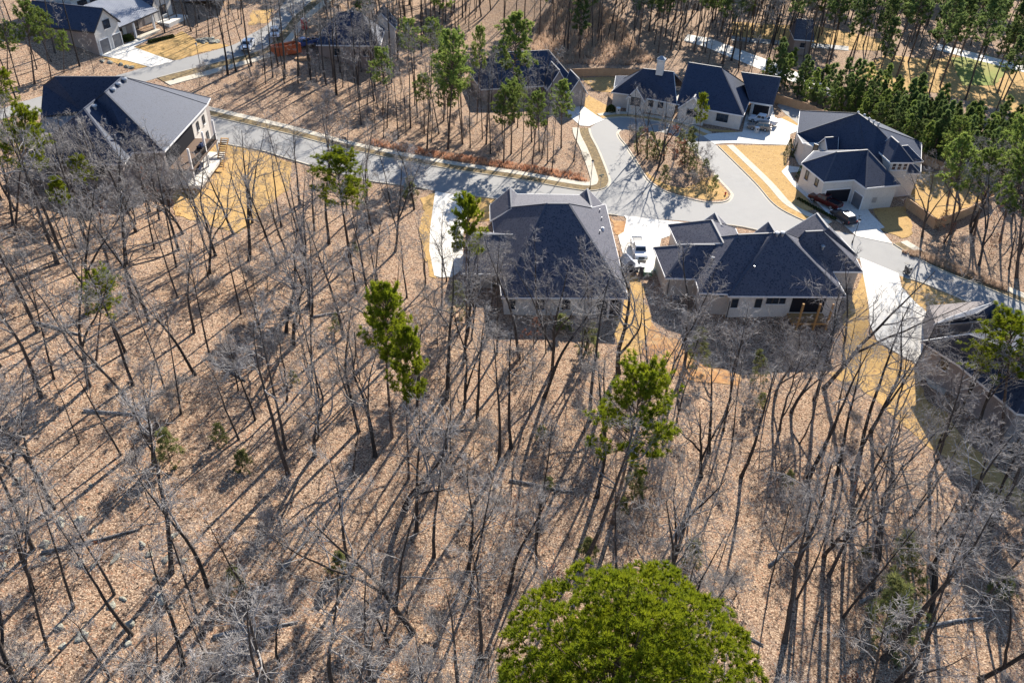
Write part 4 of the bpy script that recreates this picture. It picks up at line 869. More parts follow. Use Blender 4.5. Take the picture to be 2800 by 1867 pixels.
def pine(seed, H, r0, cs, W, mat, n_br=34, sub=7, nb=26, R=.42, bw=.035, prof='round', trunkmat='pinebark', tuft=2, puff=.07):
    rng = np.random.default_rng(seed); T = Tubes(); Lm = Tubes(); cen = []; dr = []
    pts, _ = walk((0, 0, -.4), (rng.normal(0, .03), rng.normal(0, .03), 1), H+.4, 12, .018, .03, rng)
    rad = r0*(1-np.linspace(0, 1, 13)*.9); rad[0] *= 1.3; T.add(pts, rad, 8)
    for i in range(n_br):
        u = (i+rng.uniform(0, .7))/n_br; t = cs+(1-cs)*u*.98; b, tan = at_line(pts, t)
        if prof == 'round': pr = math.sqrt(max(.03, 1-(abs(u-.38)/.66)**2))
        elif prof == 'cone': pr = (1-u)**.8+.06
        else: pr = .35+.65*math.sin(min(1, u*1.15)*math.pi)**.7 if u < .86 else .5*(1-u)/.14+.12
        Ln = W*.5*pr*rng.uniform(.65, 1.15); az = i*2.4+rng.uniform(-.5, .5); el = (.05+.85*u if prof != 'cone' else .0+.5*u)+rng.uniform(-.2, .25)
        d = np.array([math.cos(az)*math.cos(el), math.sin(az)*math.cos(el), math.sin(el)]); q, de = walk(b, d, Ln, 5, .10, .05, rng)
        Lm.add(q, max(.02, r0*.30*(.4+pr*.6))*(1-np.linspace(0, 1, 6)*.85), 5)
        for j in range(sub):
            s = .28+.72*(j+rng.uniform(0, .9))/sub; s = min(s, 1.0); b2, t2 = at_line(q, min(s, .99)); l2 = (.25+Ln*.34*(1.1-s*.6))*rng.uniform(.6, 1.2); d2 = perp(t2, rng, rng.uniform(.3, 1.0)); d2[2] += .25; d2 /= np.linalg.norm(d2)
            q2, d3 = walk(b2, d2, l2, 2, .15, .12, rng); Lm.add(q2, np.array([.02, .015, .008]), 3)
            for k in range(tuft): cen.append(q2[-1]*(1-.42*k/tuft)+q2[0]*.42*k/tuft+rng.normal(0, puff, 3)); dr.append(d3)
        cen.append(q[-1]); dr.append(de)
    cen.append(pts[-1]); dr.append(np.array([0, 0, 1.0])); cen = np.array(cen); dr = np.array(dr)
    V = blades(cen, dr*.55, R, nb, bw, rng, .35, 1.0); F = np.arange(len(V)).reshape(-1, 3)
    return (T.mesh('trunk', M[trunkmat]), Lm.mesh('limbs', M['pinebark']), np_mesh('crown', V, F, M[mat])), H
def place(proto, loc, s=1.0, rz=None, lean=(0, 0), label='', cat='tree', group=None, name='bare_tree', sz=None):
    ms, H = proto; o = empty(name, loc, 0, label, cat, group)
    o.rotation_euler = (lean[0], lean[1], random.uniform(0, 6.28) if rz is None else rz); o.scale = (s, s, s if sz is None else sz)
    for me in ms:
        c = bpy.data.objects.new(me.name, me); COL.objects.link(c); c.parent = o
    return o
BT = [bare_tree(10+i, H, r, nl, low, sp, fk, 1.0, ck) for i, (H, r, nl, low, sp, fk, ck) in enumerate([
    (17, .22, 9, .48, .34, 0, .05), (15.5, .21, 8, .42, .40, 1, .07), (19, .26, 10, .52, .32, 0, .045), (13, .16, 8, .38, .44, 1, .09),
    (16, .22, 7, .48, .36, 2, .07), (18, .22, 9, .56, .28, 0, .035), (12, .13, 8, .45, .34, 0, .08), (15.5, .25, 10, .36, .48, 1, .11)])]
ST = [bare_tree(40+i, H, r, nl, low, .26, 0, .8, .03) for i, (H, r, nl, low) in enumerate([(16, .13, 8, .55), (14, .11, 8, .5), (18, .15, 9, .6), (10, .07, 7, .4)])]
SB = [bare_tree(60+i, H, .05, 9, .08, .75, 3, .9, .12) for i, H in enumerate((3.2, 4.2, 2.4))]
PN = [pine(80+i, H, .23, cs, W, 'needle', 44, 8, 16, .42, .05, 'round', tuft=3) for i, (H, cs, W) in enumerate([(18, .55, 7.0), (20, .60, 7.6), (16, .5, 6.4)])]
PB = [pine(90+i, H, .20, cs, W, 'needle_near', 46, 9, 18, .38, .034, 'round', tuft=3) for i, (H, cs, W) in enumerate([(17, .60, 6.6), (15, .62, 5.6), (16, .55, 7.2)])]
PD = [pine(100+i, H, .20, cs, W, 'needle_dark', 40, 7, 14, .5, .06, pf, tuft=3) for i, (H, cs, W, pf) in enumerate([(19, .58, 5.6, 'round'), (17, .45, 5.0, 'round'), (22, .66, 6.0, 'round'), (11, .12, 5.0, 'cone')])]
PY = [pine(110+i, H, .12, cs, W, mt, 30, 6, 22, .5, .055, 'cone') for i, (H, cs, W, mt) in enumerate([(11, .15, 5.0, 'needle'), (9.5, .12, 4.6, 'needle'), (12, .22, 4.8, 'needle_dark')])]
CD = [pine(120+i, H, .06, .05, W, 'cedar', 26, 6, 22, .38, .03, 'cone', tuft=1) for i, (H, W) in enumerate([(4.5, 3.0), (6.0, 3.2), (3.0, 2.6)])]
DL = [pine(130+i, H, .06, .15, W, 'dead_leaf', 14, 5, 7, .16, .06, 'cone', tuft=1) for i, (H, W) in enumerate([(4.5, 3.0), (6.5, 3.6)])]
def dome_pine(seed, H, rx, rz, npuff, mat):
    """broad pine crown of rounded needle puffs on a dome, seen from above"""
    r = np.random.default_rng(seed); T = Tubes(); Lm = Tubes()
    pts, _ = walk((0, 0, -.4), (0, 0, 1), H-1.2, 12, .015, .03, r); T.add(pts, .42*(1-np.linspace(0, 1, 13)*.9), 9)
    zc = H-rz; lob = r.normal(0, 1, (46, 3)); lob[:, 2] = np.abs(lob[:, 2])*.9; lob /= np.linalg.norm(lob, axis=1)[:, None]
    cen = []; dr = []; tries = 0; P0 = []
    while len(P0) < npuff and tries < npuff*30:
        tries += 1; v = r.normal(0, 1, 3); v /= np.linalg.norm(v)
        if v[2] < -.7: continue
        k = .76+.24*max(0, np.max(lob@v))**14+r.uniform(-.06, .02) if r.random() < .64 else r.uniform(.45, .74)
        tp_ = 1-.22*max(0.0, v[2])**2; p = np.array([v[0]*rx*k*tp_, v[1]*rx*k*tp_, zc+v[2]*rz*k])
        if any(abs(p[0]-q[0]) < .5 and abs(p[1]-q[1]) < .5 and abs(p[2]-q[2]) < .5 and np.sum((p-q)**2) < .23 for q in P0): continue
        P0.append(p); u = v*.7+np.array([0, 0, .8]); u /= np.linalg.norm(u)
        for j in range(11):
            w_ = r.normal(0, 1, 3); w_ /= np.linalg.norm(w_); w_ = w_*.8+u*.6; w_ /= np.linalg.norm(w_); cen.append(p+w_*.33*r.uniform(.3, 1)); dr.append(w_*.8+u*.3)
        if r.random() < .10:
            t = np.clip((p[2]-3.5-np.hypot(p[0], p[1])*.25)/H, .35, .97); b, _t = at_line(pts, t); m_ = (b+p)/2+np.array([0, 0, -.3])+r.normal(0, .25, 3); Lm.add(np.array([b, m_, p]), np.array([.08, .05, .02]), 5)
    V = blades(np.array(cen), np.array(dr), .34, 16, .03, r, .15, .75)
    return (T.mesh('trunk', M['pinebark']), Lm.mesh('limbs', M['pinebark']), np_mesh('crown', V, np.arange(len(V)).reshape(-1, 3), M[mat])), H
big = dome_pine(140, 28.5, 7.9, 8.6, 1650, 'needle_near')
# ---- named individuals, base pixel on the ground and top pixel
def height_of(bp, tp):
    b = U(*bp); r = ray(*tp); k = math.hypot(b.x, b.y)/math.hypot(r[0], r[1]); return b, CAMZ+r[2]*k-b.z
TAKEN = []
def put(proto, bp, tp, label, name='pine_tree', group=None, wide=None):
    b, h = height_of(bp, tp); s = h/proto[1]; TAKEN.append((b.x, b.y)); r = ray(*tp); k = math.hypot(b.x, b.y)/math.hypot(r[0], r[1])
    o = place(proto, (b.x, b.y, b.z), s if wide is None else s*wide, label=label, name=name, group=group, sz=s)
    ax_ = Vector((r[0]*k-b.x, r[1]*k-b.y, h)).normalized(); q = ax_.to_track_quat('Z', 'Y')@Vector((0, 0, 1)).to_track_quat('Z', 'Y').inverted()
    o.rotation_euler = (Vector((0, 0, 1)).rotation_difference(ax_)@Matrix.Rotation(random.uniform(0, 6.28), 3, 'Z').to_quaternion()).to_euler(); return o
bb = P(1765, 1655, 28.5); place(big, (bb.x, bb.y, tz(bb.x, bb.y)-0.2), 1.0, 0.6, label='huge bright green pine crown rising from the bottom edge', name='pine_tree'); TAKEN.append((bb.x, bb.y))
put(PB[0], (958, 725), (950, 432), 'tall bright green pine beside the leaf-strewn lot left of the white driveway', wide=1.3)
put(PB[1], (1072, 1195), (1050, 812), 'slim bright pine, the taller of two close together in the central woods', wide=.8)
put(PB[1], (1118, 1310), (1112, 930), 'slim bright pine standing just in front of a taller one in the central woods', wide=.62)
put(PB[2], (1676, 1428), (1775, 1015), 'leaning bright pine with one-sided drooping crown below the sprawling house', wide=.95)
put(PB[2], (262, 985), (255, 752), 'short bushy yellow-green pine alone in the left woods', wide=1.0)
put(PB[2], (2735, 1215), (2730, 868), 'broad bright pine over the roof at the right edge', wide=1.25)
put(PB[0], (30, 420), (10, 200), 'yellow-green pine cut by the left edge beside the grey roof', wide=.9)
put(PB[2], (40, 640), (60, 300), 'yellow-green pine leaning over the left end of the grey roof', wide=.9)
put(PB[1], (1276, 880), (1275, 560), 'thin open-crowned pine over the garage wing of the centre house', wide=.75)
put(PN[0], (1225, 408), (1225, 105), 'tall green pine in the wooded lot behind the brown grass verge', wide=.9)
put(PN[1], (1265, 395), (1255, 170), 'green pine just right of a taller one in the wooded lot', wide=.85)
put(PN[2], (1405, 335), (1420, 58), 'full green pine in front of the tan grass mound', wide=1.05)
put(PN[0], (1305, 310), (1308, 88), 'small-crowned green pine left of the tan grass mound', wide=.6)
put(PB[1], (1903, 446), (1924, 266), 'lanky pine with a small tuft crown on the turning island', wide=.55)
for bp, tp, k in [((95, 230), (70, 8), 0), ((140, 215), (120, 40), 1), ((20, 215), (10, 60), 2), ((175, 200), (165, 90), 0)]:
    put(PN[k], bp, tp, 'green pine in the clump left of the white gabled house', group='pines left of the white gabled house')
for bp, tp, k in [((2600, 640), (2640, 380), 2), ((2660, 660), (2700, 420), 0), ((2735, 660), (2790, 330), 1), ((2590, 560), (2620, 330), 0), ((2780, 760), (2830, 400), 2)]:
    put(PN[k], bp, tp, 'green pine towering over the fenced backyard at right', group='pines over the fenced backyard', wide=.95)
for bp, tp, k in [((1905, 1010), (1910, 900), 1), ((1608, 968), (1610, 885), 0), ((2080, 1050), (2080, 960), 1), ((2480, 1640), (2500, 1460), 1), ((2445, 1760), (2460, 1590), 0), ((1545, 905), (1540, 860), 2)]:
    put(CD[k], bp, tp, 'soft grey-green cedar sapling at the edge of the leafy woods', 'cedar_tree', 'cedar saplings in the foreground woods')
# ---- scattered woods
BL_BB = [(min(p[0] for p in q)-.5, min(p[1] for p in q)-.5, max(p[0] for p in q)+.5, max(p[1] for p in q)+.5, q) for q in BLOCK]
def blocked(x, y):
    for a, b, c, d, q in BL_BB:
        if a < x < c and b < y < d and pip(x, y, q): return True
    return False
def near_block(x, y, r):
    return any(blocked(x+dx*r, y+dy*r) for dx, dy in ((0, 0), (1, 0), (-1, 0), (0, 1), (0, -1)))
def scatter(poly, n, dmin, rng, clear=0.6, extra=None, tries=40):
    xs = [p[0] for p in poly]; ys = [p[1] for p in poly]; out = []
    for _ in range(n*tries):
        if len(out) >= n: break
        x = rng.uniform(min(xs), max(xs)); y = rng.uniform(min(ys), max(ys))
        if not pip(x, y, poly) or near_block(x, y, clear): continue
        if extra and not extra(x, y): continue
        if any((x-a)**2+(y-b)**2 < dmin*dmin for a, b in out) or any((x-a)**2+(y-b)**2 < dmin*dmin*.5 for a, b in TAKEN): continue
        out.append((x, y))
    TAKEN.extend(out); return out
rng = np.random.default_rng(5)
def pxpoly(pts): return [(U(*p).x, U(*p).y) for p in pts]
FGN = pxpoly([(-60, 640), (300, 640), (460, 600), (640, 665), (800, 600), (960, 560), (1000, 505), (1150, 530), (1150, 770), (1240, 810), (1350, 890), (1480, 925), (1560, 970), (1690, 1010), (1800, 1040), (1900, 1080), (2040, 1090), (2130, 1010), (2240, 990), (2400, 1070), (2600, 1230), (2880, 1440)])
FG = FGN+[(62, 24), (-55, 24)]
WOODS = 'bare trees in the foreground woods'
def where(x, y, px0, px1, py0, py1):
    a, b, _ = to_px((x, y, tz(x, y))); u = (a-px0)/(px1-px0); v = (b-py0)/(py1-py0)
    return '%s, %s row' % (['left end', 'left part', 'middle', 'right part', 'right end'][int(min(4, max(0, u*5)))], ['back', 'middle', 'front'][int(min(2, max(0, v*3)))])
def sizew(s, a, b): return 'small' if s < a+(b-a)/3 else 'tall' if s > a+2*(b-a)/3 else 'medium'
FORM = {}
for i_, f_ in enumerate(['straight', 'forked', 'thick', 'squat forked', 'three-stemmed', 'high-crowned', 'thin', 'crooked']): FORM[id(BT[i_])] = f_
for i_, f_ in enumerate(['pole-like', 'slim', 'tall thin', 'spindly']): FORM[id(ST[i_])] = f_
def to_px(p):
    c = CR.T@np.array([p[0], p[1], p[2]-CAMZ]); return c[0]/c[2]*FPX+1400, c[1]/c[2]*FPX+933.5, c[2]
def in_view(x, y, h=16):
    for z in (0, h*.5, h):
        a, b, c = to_px((x, y, tz(x, y)+z))
        if c > 0 and -60 < a < 2860 and -40 < b < 1900: return True
    return False
def zone(x, y):
    a, b, _ = to_px((x, y, tz(x, y)+1)); row = 'top' if b < 820 else 'upper middle' if b < 1080 else 'middle' if b < 1340 else 'lower middle' if b < 1620 else 'bottom'
    col = 'far left' if a < 400 else 'left' if a < 850 else 'centre' if a < 1400 else 'right of centre' if a < 1900 else 'right' if a < 2400 else 'far right'
    return '%s of the foreground woods, %s' % (row, col)
def bare(i, x, y, lab, grp, protos, smin=.8, smax=1.15, lean=.06):
    pr = protos[int(rng.integers(len(protos)))]; s = rng.uniform(smin, smax); lx, ly = rng.normal(0, lean), rng.normal(0, lean)
    if not in_view(x, y, pr[1]*s): return
    if lab is None:
        a, b, _ = to_px((x, y, tz(x, y)+3)); hs = pr[1]*s
        row = 'top' if b < 820 else 'upper middle' if b < 1080 else 'middle' if b < 1340 else 'lower middle' if b < 1620 else 'bottom'
        col = 'far left' if a < 400 else 'left' if a < 850 else 'centre' if a < 1400 else 'right of centre' if a < 1900 else 'right' if a < 2400 else 'far right'
        lab = '%s %s bare tree %s, %s of the foreground woods, %s' % ('tall' if hs > 16.5 else 'short' if hs < 12.5 else 'mid-height', FORM[id(pr)], 'leaning right' if ly > .05 else 'leaning left' if ly < -.05 else 'standing upright', row, col)
    place(pr, (x, y, tz(x, y)), s, lean=(lx, ly), label=lab, group=grp, name='slender_tree' if any(pr is q for q in ST) else 'bare_tree')
for i, (x, y) in enumerate(scatter(FG, 262, 2.6, rng, 1.0)):
    bare(i, x, y, None, WOODS, BT if rng.random() < .66 else ST)
for x, y in scatter(FG, 190, 1.5, rng, 1.0):
    u = rng.random()
    if not in_view(x, y, 3): continue
    if u < .72: place(SB[int(rng.integers(3))], (x, y, tz(x, y)), rng.uniform(.7, 1.3), label='low bare brushy shrub, '+zone(x, y), cat='shrub', group='bare shrubs in the foreground woods', name='bare_shrub')
    elif u < .86: place(CD[int(rng.integers(3))], (x, y, tz(x, y)), rng.uniform(.5, 1.0), label='grey-green cedar sapling, '+zone(x, y), group='cedar saplings in the foreground woods', name='cedar_tree')
    else: place(DL[int(rng.integers(2))], (x, y, tz(x, y)), rng.uniform(.5, .9), label='low rusty-leaved sapling, '+zone(x, y), group='rusty saplings in the foreground woods', name='oak_sapling')
# brush and trees below the left house
LW = pxpoly([(-100, 420), (120, 430), (330, 500), (480, 560), (460, 605), (300, 645), (-100, 650)])
for x, y in scatter(LW, 34, 2.2, rng, .5):
    u = rng.random()
    if u < .55: bare(0, x, y, 'bare tree crowding the back wall of the left house', 'trees behind the left house', BT, .65, .9)
    elif u < .7: place(PB[int(rng.integers(3))], (x, y, tz(x, y)), rng.uniform(.45, .7), label='young yellow-green pine behind the left house', group='young pines behind the left house', name='pine_tree')
    elif u < .85: place(DL[int(rng.integers(2))], (x, y, tz(x, y)), rng.uniform(.7, 1.1), label='sapling with rusty dead leaves behind the left house', group='rusty saplings behind the left house', name='oak_sapling')
    else: place(SB[int(rng.integers(3))], (x, y, tz(x, y)), rng.uniform(.9, 1.4), label='tangled bare shrub behind the left house', cat='shrub', group='shrubs behind the left house', name='bare_shrub')
# lawn-edge trees right of the left house
for bp, tp, k in [((545, 610), (500, 395), 0), ((640, 640), (600, 400), 4), ((690, 610), (660, 385), 1), ((770, 620), (745, 390), 5), ((820, 560), (810, 330), 2), ((860, 640), (850, 420), 0), ((900, 520), (895, 300), 4), ((500, 640), (440, 420), 7), ((590, 700), (520, 430), 1)]:
    put(BT[k], bp, tp, 'bare tree between the left lawn and the main road', 'bare_tree', 'bare trees by the left lawn')
for bp, tp, k in [((1690, 1020), (1590, 640), 7), ((1870, 1010), (1905, 680), 1), ((2250, 1060), (2420, 690), 4), ((2380, 1180), (2520, 850), 1), ((1510, 1010), (1450, 690), 4), ((1420, 980), (1400, 660), 0), ((1600, 960), (1620, 690), 3), ((2000, 1090), (2010, 860), 3), ((2120, 1080), (2130, 850), 7), ((1220, 770), (1190, 620), 3), ((1330, 930), (1330, 700), 0)]:
    put(BT[k], bp, tp, 'bare tree standing right behind the two centre houses', 'bare_tree', 'bare trees behind the centre houses')
# wooded lot beyond the main road
MID = pxpoly([(1000, 330), (1040, 215), (1180, 215), (1330, 300), (1480, 350), (1590, 380), (1600, 430), (1620, 480), (1540, 480), (1300, 440), (1120, 400), (960, 360)])
for i, (x, y) in enumerate(scatter(MID, 66, 2.3, rng, .8)):
    if rng.random() < .16: place(PN[int(rng.integers(3))], (x, y, tz(x, y)), rng.uniform(.55, .8), label='slender green pine among bare trunks in the wooded corner lot', group='pines in the corner lot', name='pine_tree')
    else: bare(i, x, y, 'slender bare tree in the corner lot above the main road, '+where(x, y, 960, 1620, 220, 480), 'bare trees in the corner lot', ST, .75, 1.1, .04)
MID2 = pxpoly([(560, 190), (700, 165), (900, 200), (1080, 190), (1080, 260), (1000, 290), (850, 240), (700, 230)])
for i, (x, y) in enumerate(scatter(MID2, 42, 2.2, rng, .8)):
    bare(i, x, y, 'dark bare tree around the cleared lot by the dumpster, '+where(x, y, 560, 1080, 165, 290), 'bare trees around the cleared lot', ST+BT[5:6], .8, 1.15, .04)
for i, (x, y) in enumerate(scatter(pxpoly([(380, 60), (560, 70), (640, 100), (560, 115), (430, 90), (470, 30), (680, 40), (700, 70)]), 22, 2.5, rng, .8)):
    bare(i, x, y, 'bare tree between the white gabled house and the upper road', 'bare trees by the upper road', ST, .8, 1.1, .04)
for i, (x, y) in enumerate(scatter(pxpoly([(-60, 60), (180, 60), (300, 190), (260, 240), (60, 290), (-60, 300)]), 20, 3, rng, .8)):
    bare(i, x, y, 'bare tree on the rocky bank left of the white gabled house', 'bare trees left of the gabled house', ST, .8, 1.1, .04)
# island trees
isp = [(p.x, p.y) for p in offset_line(isl, 1.6*sg)]
for bp, tp, k in [((1795, 470), (1800, 270), 4), ((1815, 440), (1830, 250), 0), ((1745, 425), (1740, 240), 5), ((1770, 430), (1770, 250), 1), ((1850, 430), (1870, 290), 3), ((1720, 400), (1725, 300), 3)]:
    put((BT+ST)[k+ (8 if k == 3 else 0) if k != 3 else 11], bp, tp, 'bare tree clustered on the turning island', 'bare_tree', 'bare trees on the turning island')
for (bp, tp) in [((1840, 455), (1850, 345)), ((1870, 470), (1875, 385)), ((1770, 440), (1765, 350))]: put(DL[0], bp, tp, 'sapling with rusty dead leaves on the turning island', 'oak_sapling', 'rusty saplings on the island')
for (bp, tp) in [((1895, 490), (1895, 430)), ((1925, 495), (1935, 435)), ((1780, 435), (1782, 360)), ((1750, 420), (1752, 350)), ((1880, 455), (1888, 350))]: put(CD[1], bp, tp, 'small green evergreen on the turning island', 'cedar_tree', 'small evergreens on the island')
BSAVE = BL_BB[:]; BL_BB[:] = []
for x, y in scatter(isp, 16, 1.3, rng, 0.0):
    u = rng.random()
    if u < .55: place(SB[int(rng.integers(3))], (x, y, tz(x, y)+.15), rng.uniform(.7, 1.1), label='tangled bare shrub on the turning island', cat='shrub', group='shrubs on the turning island', name='bare_shrub')
    elif u < .8: place(CD[int(rng.integers(3))], (x, y, tz(x, y)+.15), rng.uniform(.6, .9), label='small green evergreen on the turning island', group='small evergreens on the island', name='cedar_tree')
    else: place(ST[1], (x, y, tz(x, y)+.1), rng.uniform(.6, .85), label='slim bare tree on the turning island', group='slim bare trees on the turning island', name='slender_tree')
BL_BB[:] = BSAVE
# right-hand woods beside the road
RW = pxpoly([(2450, 630), (2570, 610), (2720, 545), (2880, 560), (2880, 830), (2700, 760), (2560, 700)])
for i, (x, y) in enumerate(scatter(RW, 30, 2.6, rng, .5)):
    u = rng.random()
    if u < .62: bare(i, x, y, 'bare tree on the bank between the fenced yard and the road at right', 'bare trees on the right bank', BT, .7, 1.0, .08)
    elif u < .8: place(DL[int(rng.integers(2))], (x, y, tz(x, y)), rng.uniform(.6, 1.0), label='sapling with rusty dead leaves on the right-hand road bank', group='rusty saplings on the right bank', name='oak_sapling')
    else: place(SB[int(rng.integers(3))], (x, y, tz(x, y)), rng.uniform(.9, 1.4), label='tangled bare shrub on the right-hand road bank', cat='shrub', group='shrubs on the right bank', name='bare_shrub')
GW = pxpoly([(2560, 1020), (2700, 1050), (2880, 1150), (2880, 1400), (2720, 1260), (2640, 1180)])
for i, (x, y) in enumerate(scatter(GW, 14, 2.6, rng, .2)): bare(i, x, y, 'bare tree against the house at the right edge', 'bare trees at the right edge house', BT, .7, 1.0, .06)
# young pine belt behind the right-hand houses
PBELT = pxpoly([(2080, 230), (2140, 190), (2280, 250), (2460, 310), (2620, 360), (2880, 400), (2880, 560), (2760, 520), (2600, 460), (2460, 430), (2400, 400), (2300, 340), (2180, 285)])
for i, (x, y) in enumerate(scatter(PBELT, 125, 2.3, rng, .6)):
    pr = (PY+PD[3:4])[int(rng.integers(4))]
    sc_ = rng.uniform(.58, .92); place(pr, (x, y, tz(x, y)), sc_, lean=(rng.normal(0, .03), rng.normal(0, .03)), label='%s young pine in the belt behind the right-hand houses, %s' % (sizew(sc_, .58, .92), where(x, y, 2100, 2800, 200, 540)), group='pine belt behind the right-hand houses', name='pine_tree')
# tall pines and bare woods at the top
TR = pxpoly([(2200, 185), (2330, 215), (2480, 245), (2620, 290), (2900, 360), (2900, 60), (2600, 60), (2400, 90), (2280, 130)])
for i, (x, y) in enumerate(scatter(TR, 66, 4.6, rng, .5)):
    if rng.random() < .68: place(PD[[0, 2, 0, 1][int(rng.integers(4))]], (x, y, tz(x, y)), rng.uniform(.85, 1.2), lean=(rng.normal(0, .03), rng.normal(0, .03)), label='high-crowned dark pine in the upper right grove, '+where(x, y, 2200, 2800, 60, 340), group='tall pines at the upper right', name='pine_tree')
    else: bare(i, x, y, 'bare tree among the tall pines at the upper right', 'bare trees at the upper right', ST, 1.0, 1.3, .03)
TM = pxpoly([(900, 150), (1100, 180), (1260, 120), (1330, 60), (1560, 170), (1760, 160), (1880, 160), (2080, 225), (2200, 180), (2300, 110), (2300, -60), (900, -60)])
def off_mound(x, y): return ((x-8)/20)**2+((y-250)/26)**2 > 1 or rng.random() < .12
for i, (x, y) in enumerate(scatter(TM, 90, 3.6, rng, .8, lambda x, y: off_mound(x, y) and y < 250)):
    if rng.random() < .33: place((PD[:3]+PN)[int(rng.integers(6))], (x, y, tz(x, y)), rng.uniform(.8, 1.1), label='green pine in the woods along the top edge, '+where(x, y, 900, 2300, -20, 200), group='pines along the top edge', name='pine_tree')
    else: bare(i, x, y, 'bare tree in the woods along the top edge, '+where(x, y, 900, 2300, -20, 200), 'bare trees along the top edge', ST+BT[5:6], .9, 1.2, .03)
# everything farther out reads as one mass: far woods (points that carry copies of a few trees)
def far_woods(poly, n, dmin):
    src = bpy.data.collections.new('far_tree_sources')
    for k, pr in enumerate([ST[0], ST[1], ST[2], BT[5], BT[6], PD[0], PN[0], PD[2]]):
        bm = bmesh.new(); mats = []
        for i, me in enumerate(pr[0]):
            st = len(bm.faces); bm.from_mesh(me); bm.faces.ensure_lookup_table()
            for f in bm.faces[st:]: f.material_index = i
            mats.append(me.materials[0])
        me = bpy.data.meshes.new('far_tree_source'); bm.to_mesh(me); bm.free()
        for q in mats: me.materials.append(q)
        src.objects.link(bpy.data.objects.new('far_tree_source', me))
    pts = scatter(poly, n, dmin, rng, .8, off_mound, 25)
    me = bpy.data.meshes.new('far_woods'); me.from_pydata([(x, y, tz(x, y)-.2) for x, y in pts], [], []); o = bpy.data.objects.new('far_woods', me); COL.objects.link(o)
    ng = bpy.data.node_groups.new('far_woods', 'GeometryNodeTree'); ng.interface.new_socket('Geometry', in_out='INPUT', socket_type='NodeSocketGeometry'); ng.interface.new_socket('Geometry', in_out='OUTPUT', socket_type='NodeSocketGeometry')
    N = ng.nodes; gi = N.new('NodeGroupInput'); go = N.new('NodeGroupOutput'); ip = N.new('GeometryNodeInstanceOnPoints'); ci = N.new('GeometryNodeCollectionInfo'); rv = N.new('FunctionNodeRandomValue'); rs = N.new('FunctionNodeRandomValue')
    ci.inputs['Collection'].default_value = src; ci.inputs['Separate Children'].default_value = True; ci.inputs['Reset Children'].default_value = True
    rv.data_type = 'FLOAT_VECTOR'; rv.inputs[0].default_value = (0, 0, 0); rv.inputs[1].default_value = (.05, .05, 6.28); rs.data_type = 'FLOAT'; rs.inputs[2].default_value = .85; rs.inputs[3].default_value = 1.2
    ip.inputs['Pick Instance'].default_value = True; lk = ng.links.new
    lk(gi.outputs[0], ip.inputs['Points']); lk(ci.outputs[0], ip.inputs['Instance']); lk(rv.outputs[0], ip.inputs['Rotation']); lk(rs.outputs[1], ip.inputs['Scale']); lk(ip.outputs[0], go.inputs[0])
    md = o.modifiers.new('woods', 'NODES'); md.node_group = ng
    tag(o, 'far mixed winter woods filling the top of the picture', 'woods', kind='stuff')
FARP = pxpoly([(900, 150), (1100, 180), (1260, 120), (1330, 60), (1560, 150), (1760, 140), (1880, 150), (2080, 225), (2200, 180), (2300, 110), (2900, 40), (2900, -150), (700, -150), (880, 40)])
far_woods(FARP, 680, 2.5)
# brush on the lots across the road
for x, y in scatter(pxpoly([(480, 215), (700, 180), (1000, 200), (1100, 300), (1560, 400), (1600, 470), (1250, 420), (950, 340), (640, 290)]), 46, 1.6, rng, .5):
    place(SB[int(rng.integers(3))], (x, y, tz(x, y)), rng.uniform(.5, 1.1), label='low bare brush clump on the cleared lots beyond the main road', cat='shrub', group='brush beyond the main road', name='bare_shrub')
# fallen trunks
def fallen(px, py, L, ang, label):
    p = U(px, py); k = 5; q = []; d = Vector((math.cos(ang), math.sin(ang), 0))
    for i in range(k+1):
        c = p+d*(L*(i/k-.5))+Vector((0, 0, 0)); q.append((c.x+rng.uniform(-.08, .08), c.y+rng.uniform(-.08, .08), tz(c.x, c.y)+.1))
    o = empty('fallen_log', (0, 0, 0), 0, label, 'log'); MB().tube(q, [.17, .16, .15, .13, .11, .07], 8).build('trunk', M['limb'], o, smooth=True)
    for i in (2, 3, 4): c = Vector(q[i]); MB().tube([c, c+Vector((rng.uniform(-.5, .5), rng.uniform(-.5, .5), .6)), c+Vector((rng.uniform(-1, 1), rng.uniform(-1, 1), 1.0))], [.05, .035, .012], 5).build('branch_stub', M['limb'], o)
for i_, (px, py, L, an) in enumerate([(330, 1130, 7, .2), (620, 1010, 6, -.5), (250, 1480, 8, .5), (820, 1500, 6, 1.2), (1240, 1180, 5, .3), (1480, 1330, 7, -.2), (2150, 1500, 7, .8), (2420, 1600, 8, .6), (2000, 1720, 6, -.4), (700, 1720, 7, .35), (1080, 1620, 5, 1.0), (160, 900, 6, -.1), (900, 860, 5, .6), (2600, 1700, 7, .2)]):
    fallen(px, py, L, an, 'grey fallen trunk lying on leaves, '+zone(*tuple(U(px, py))[:2]))
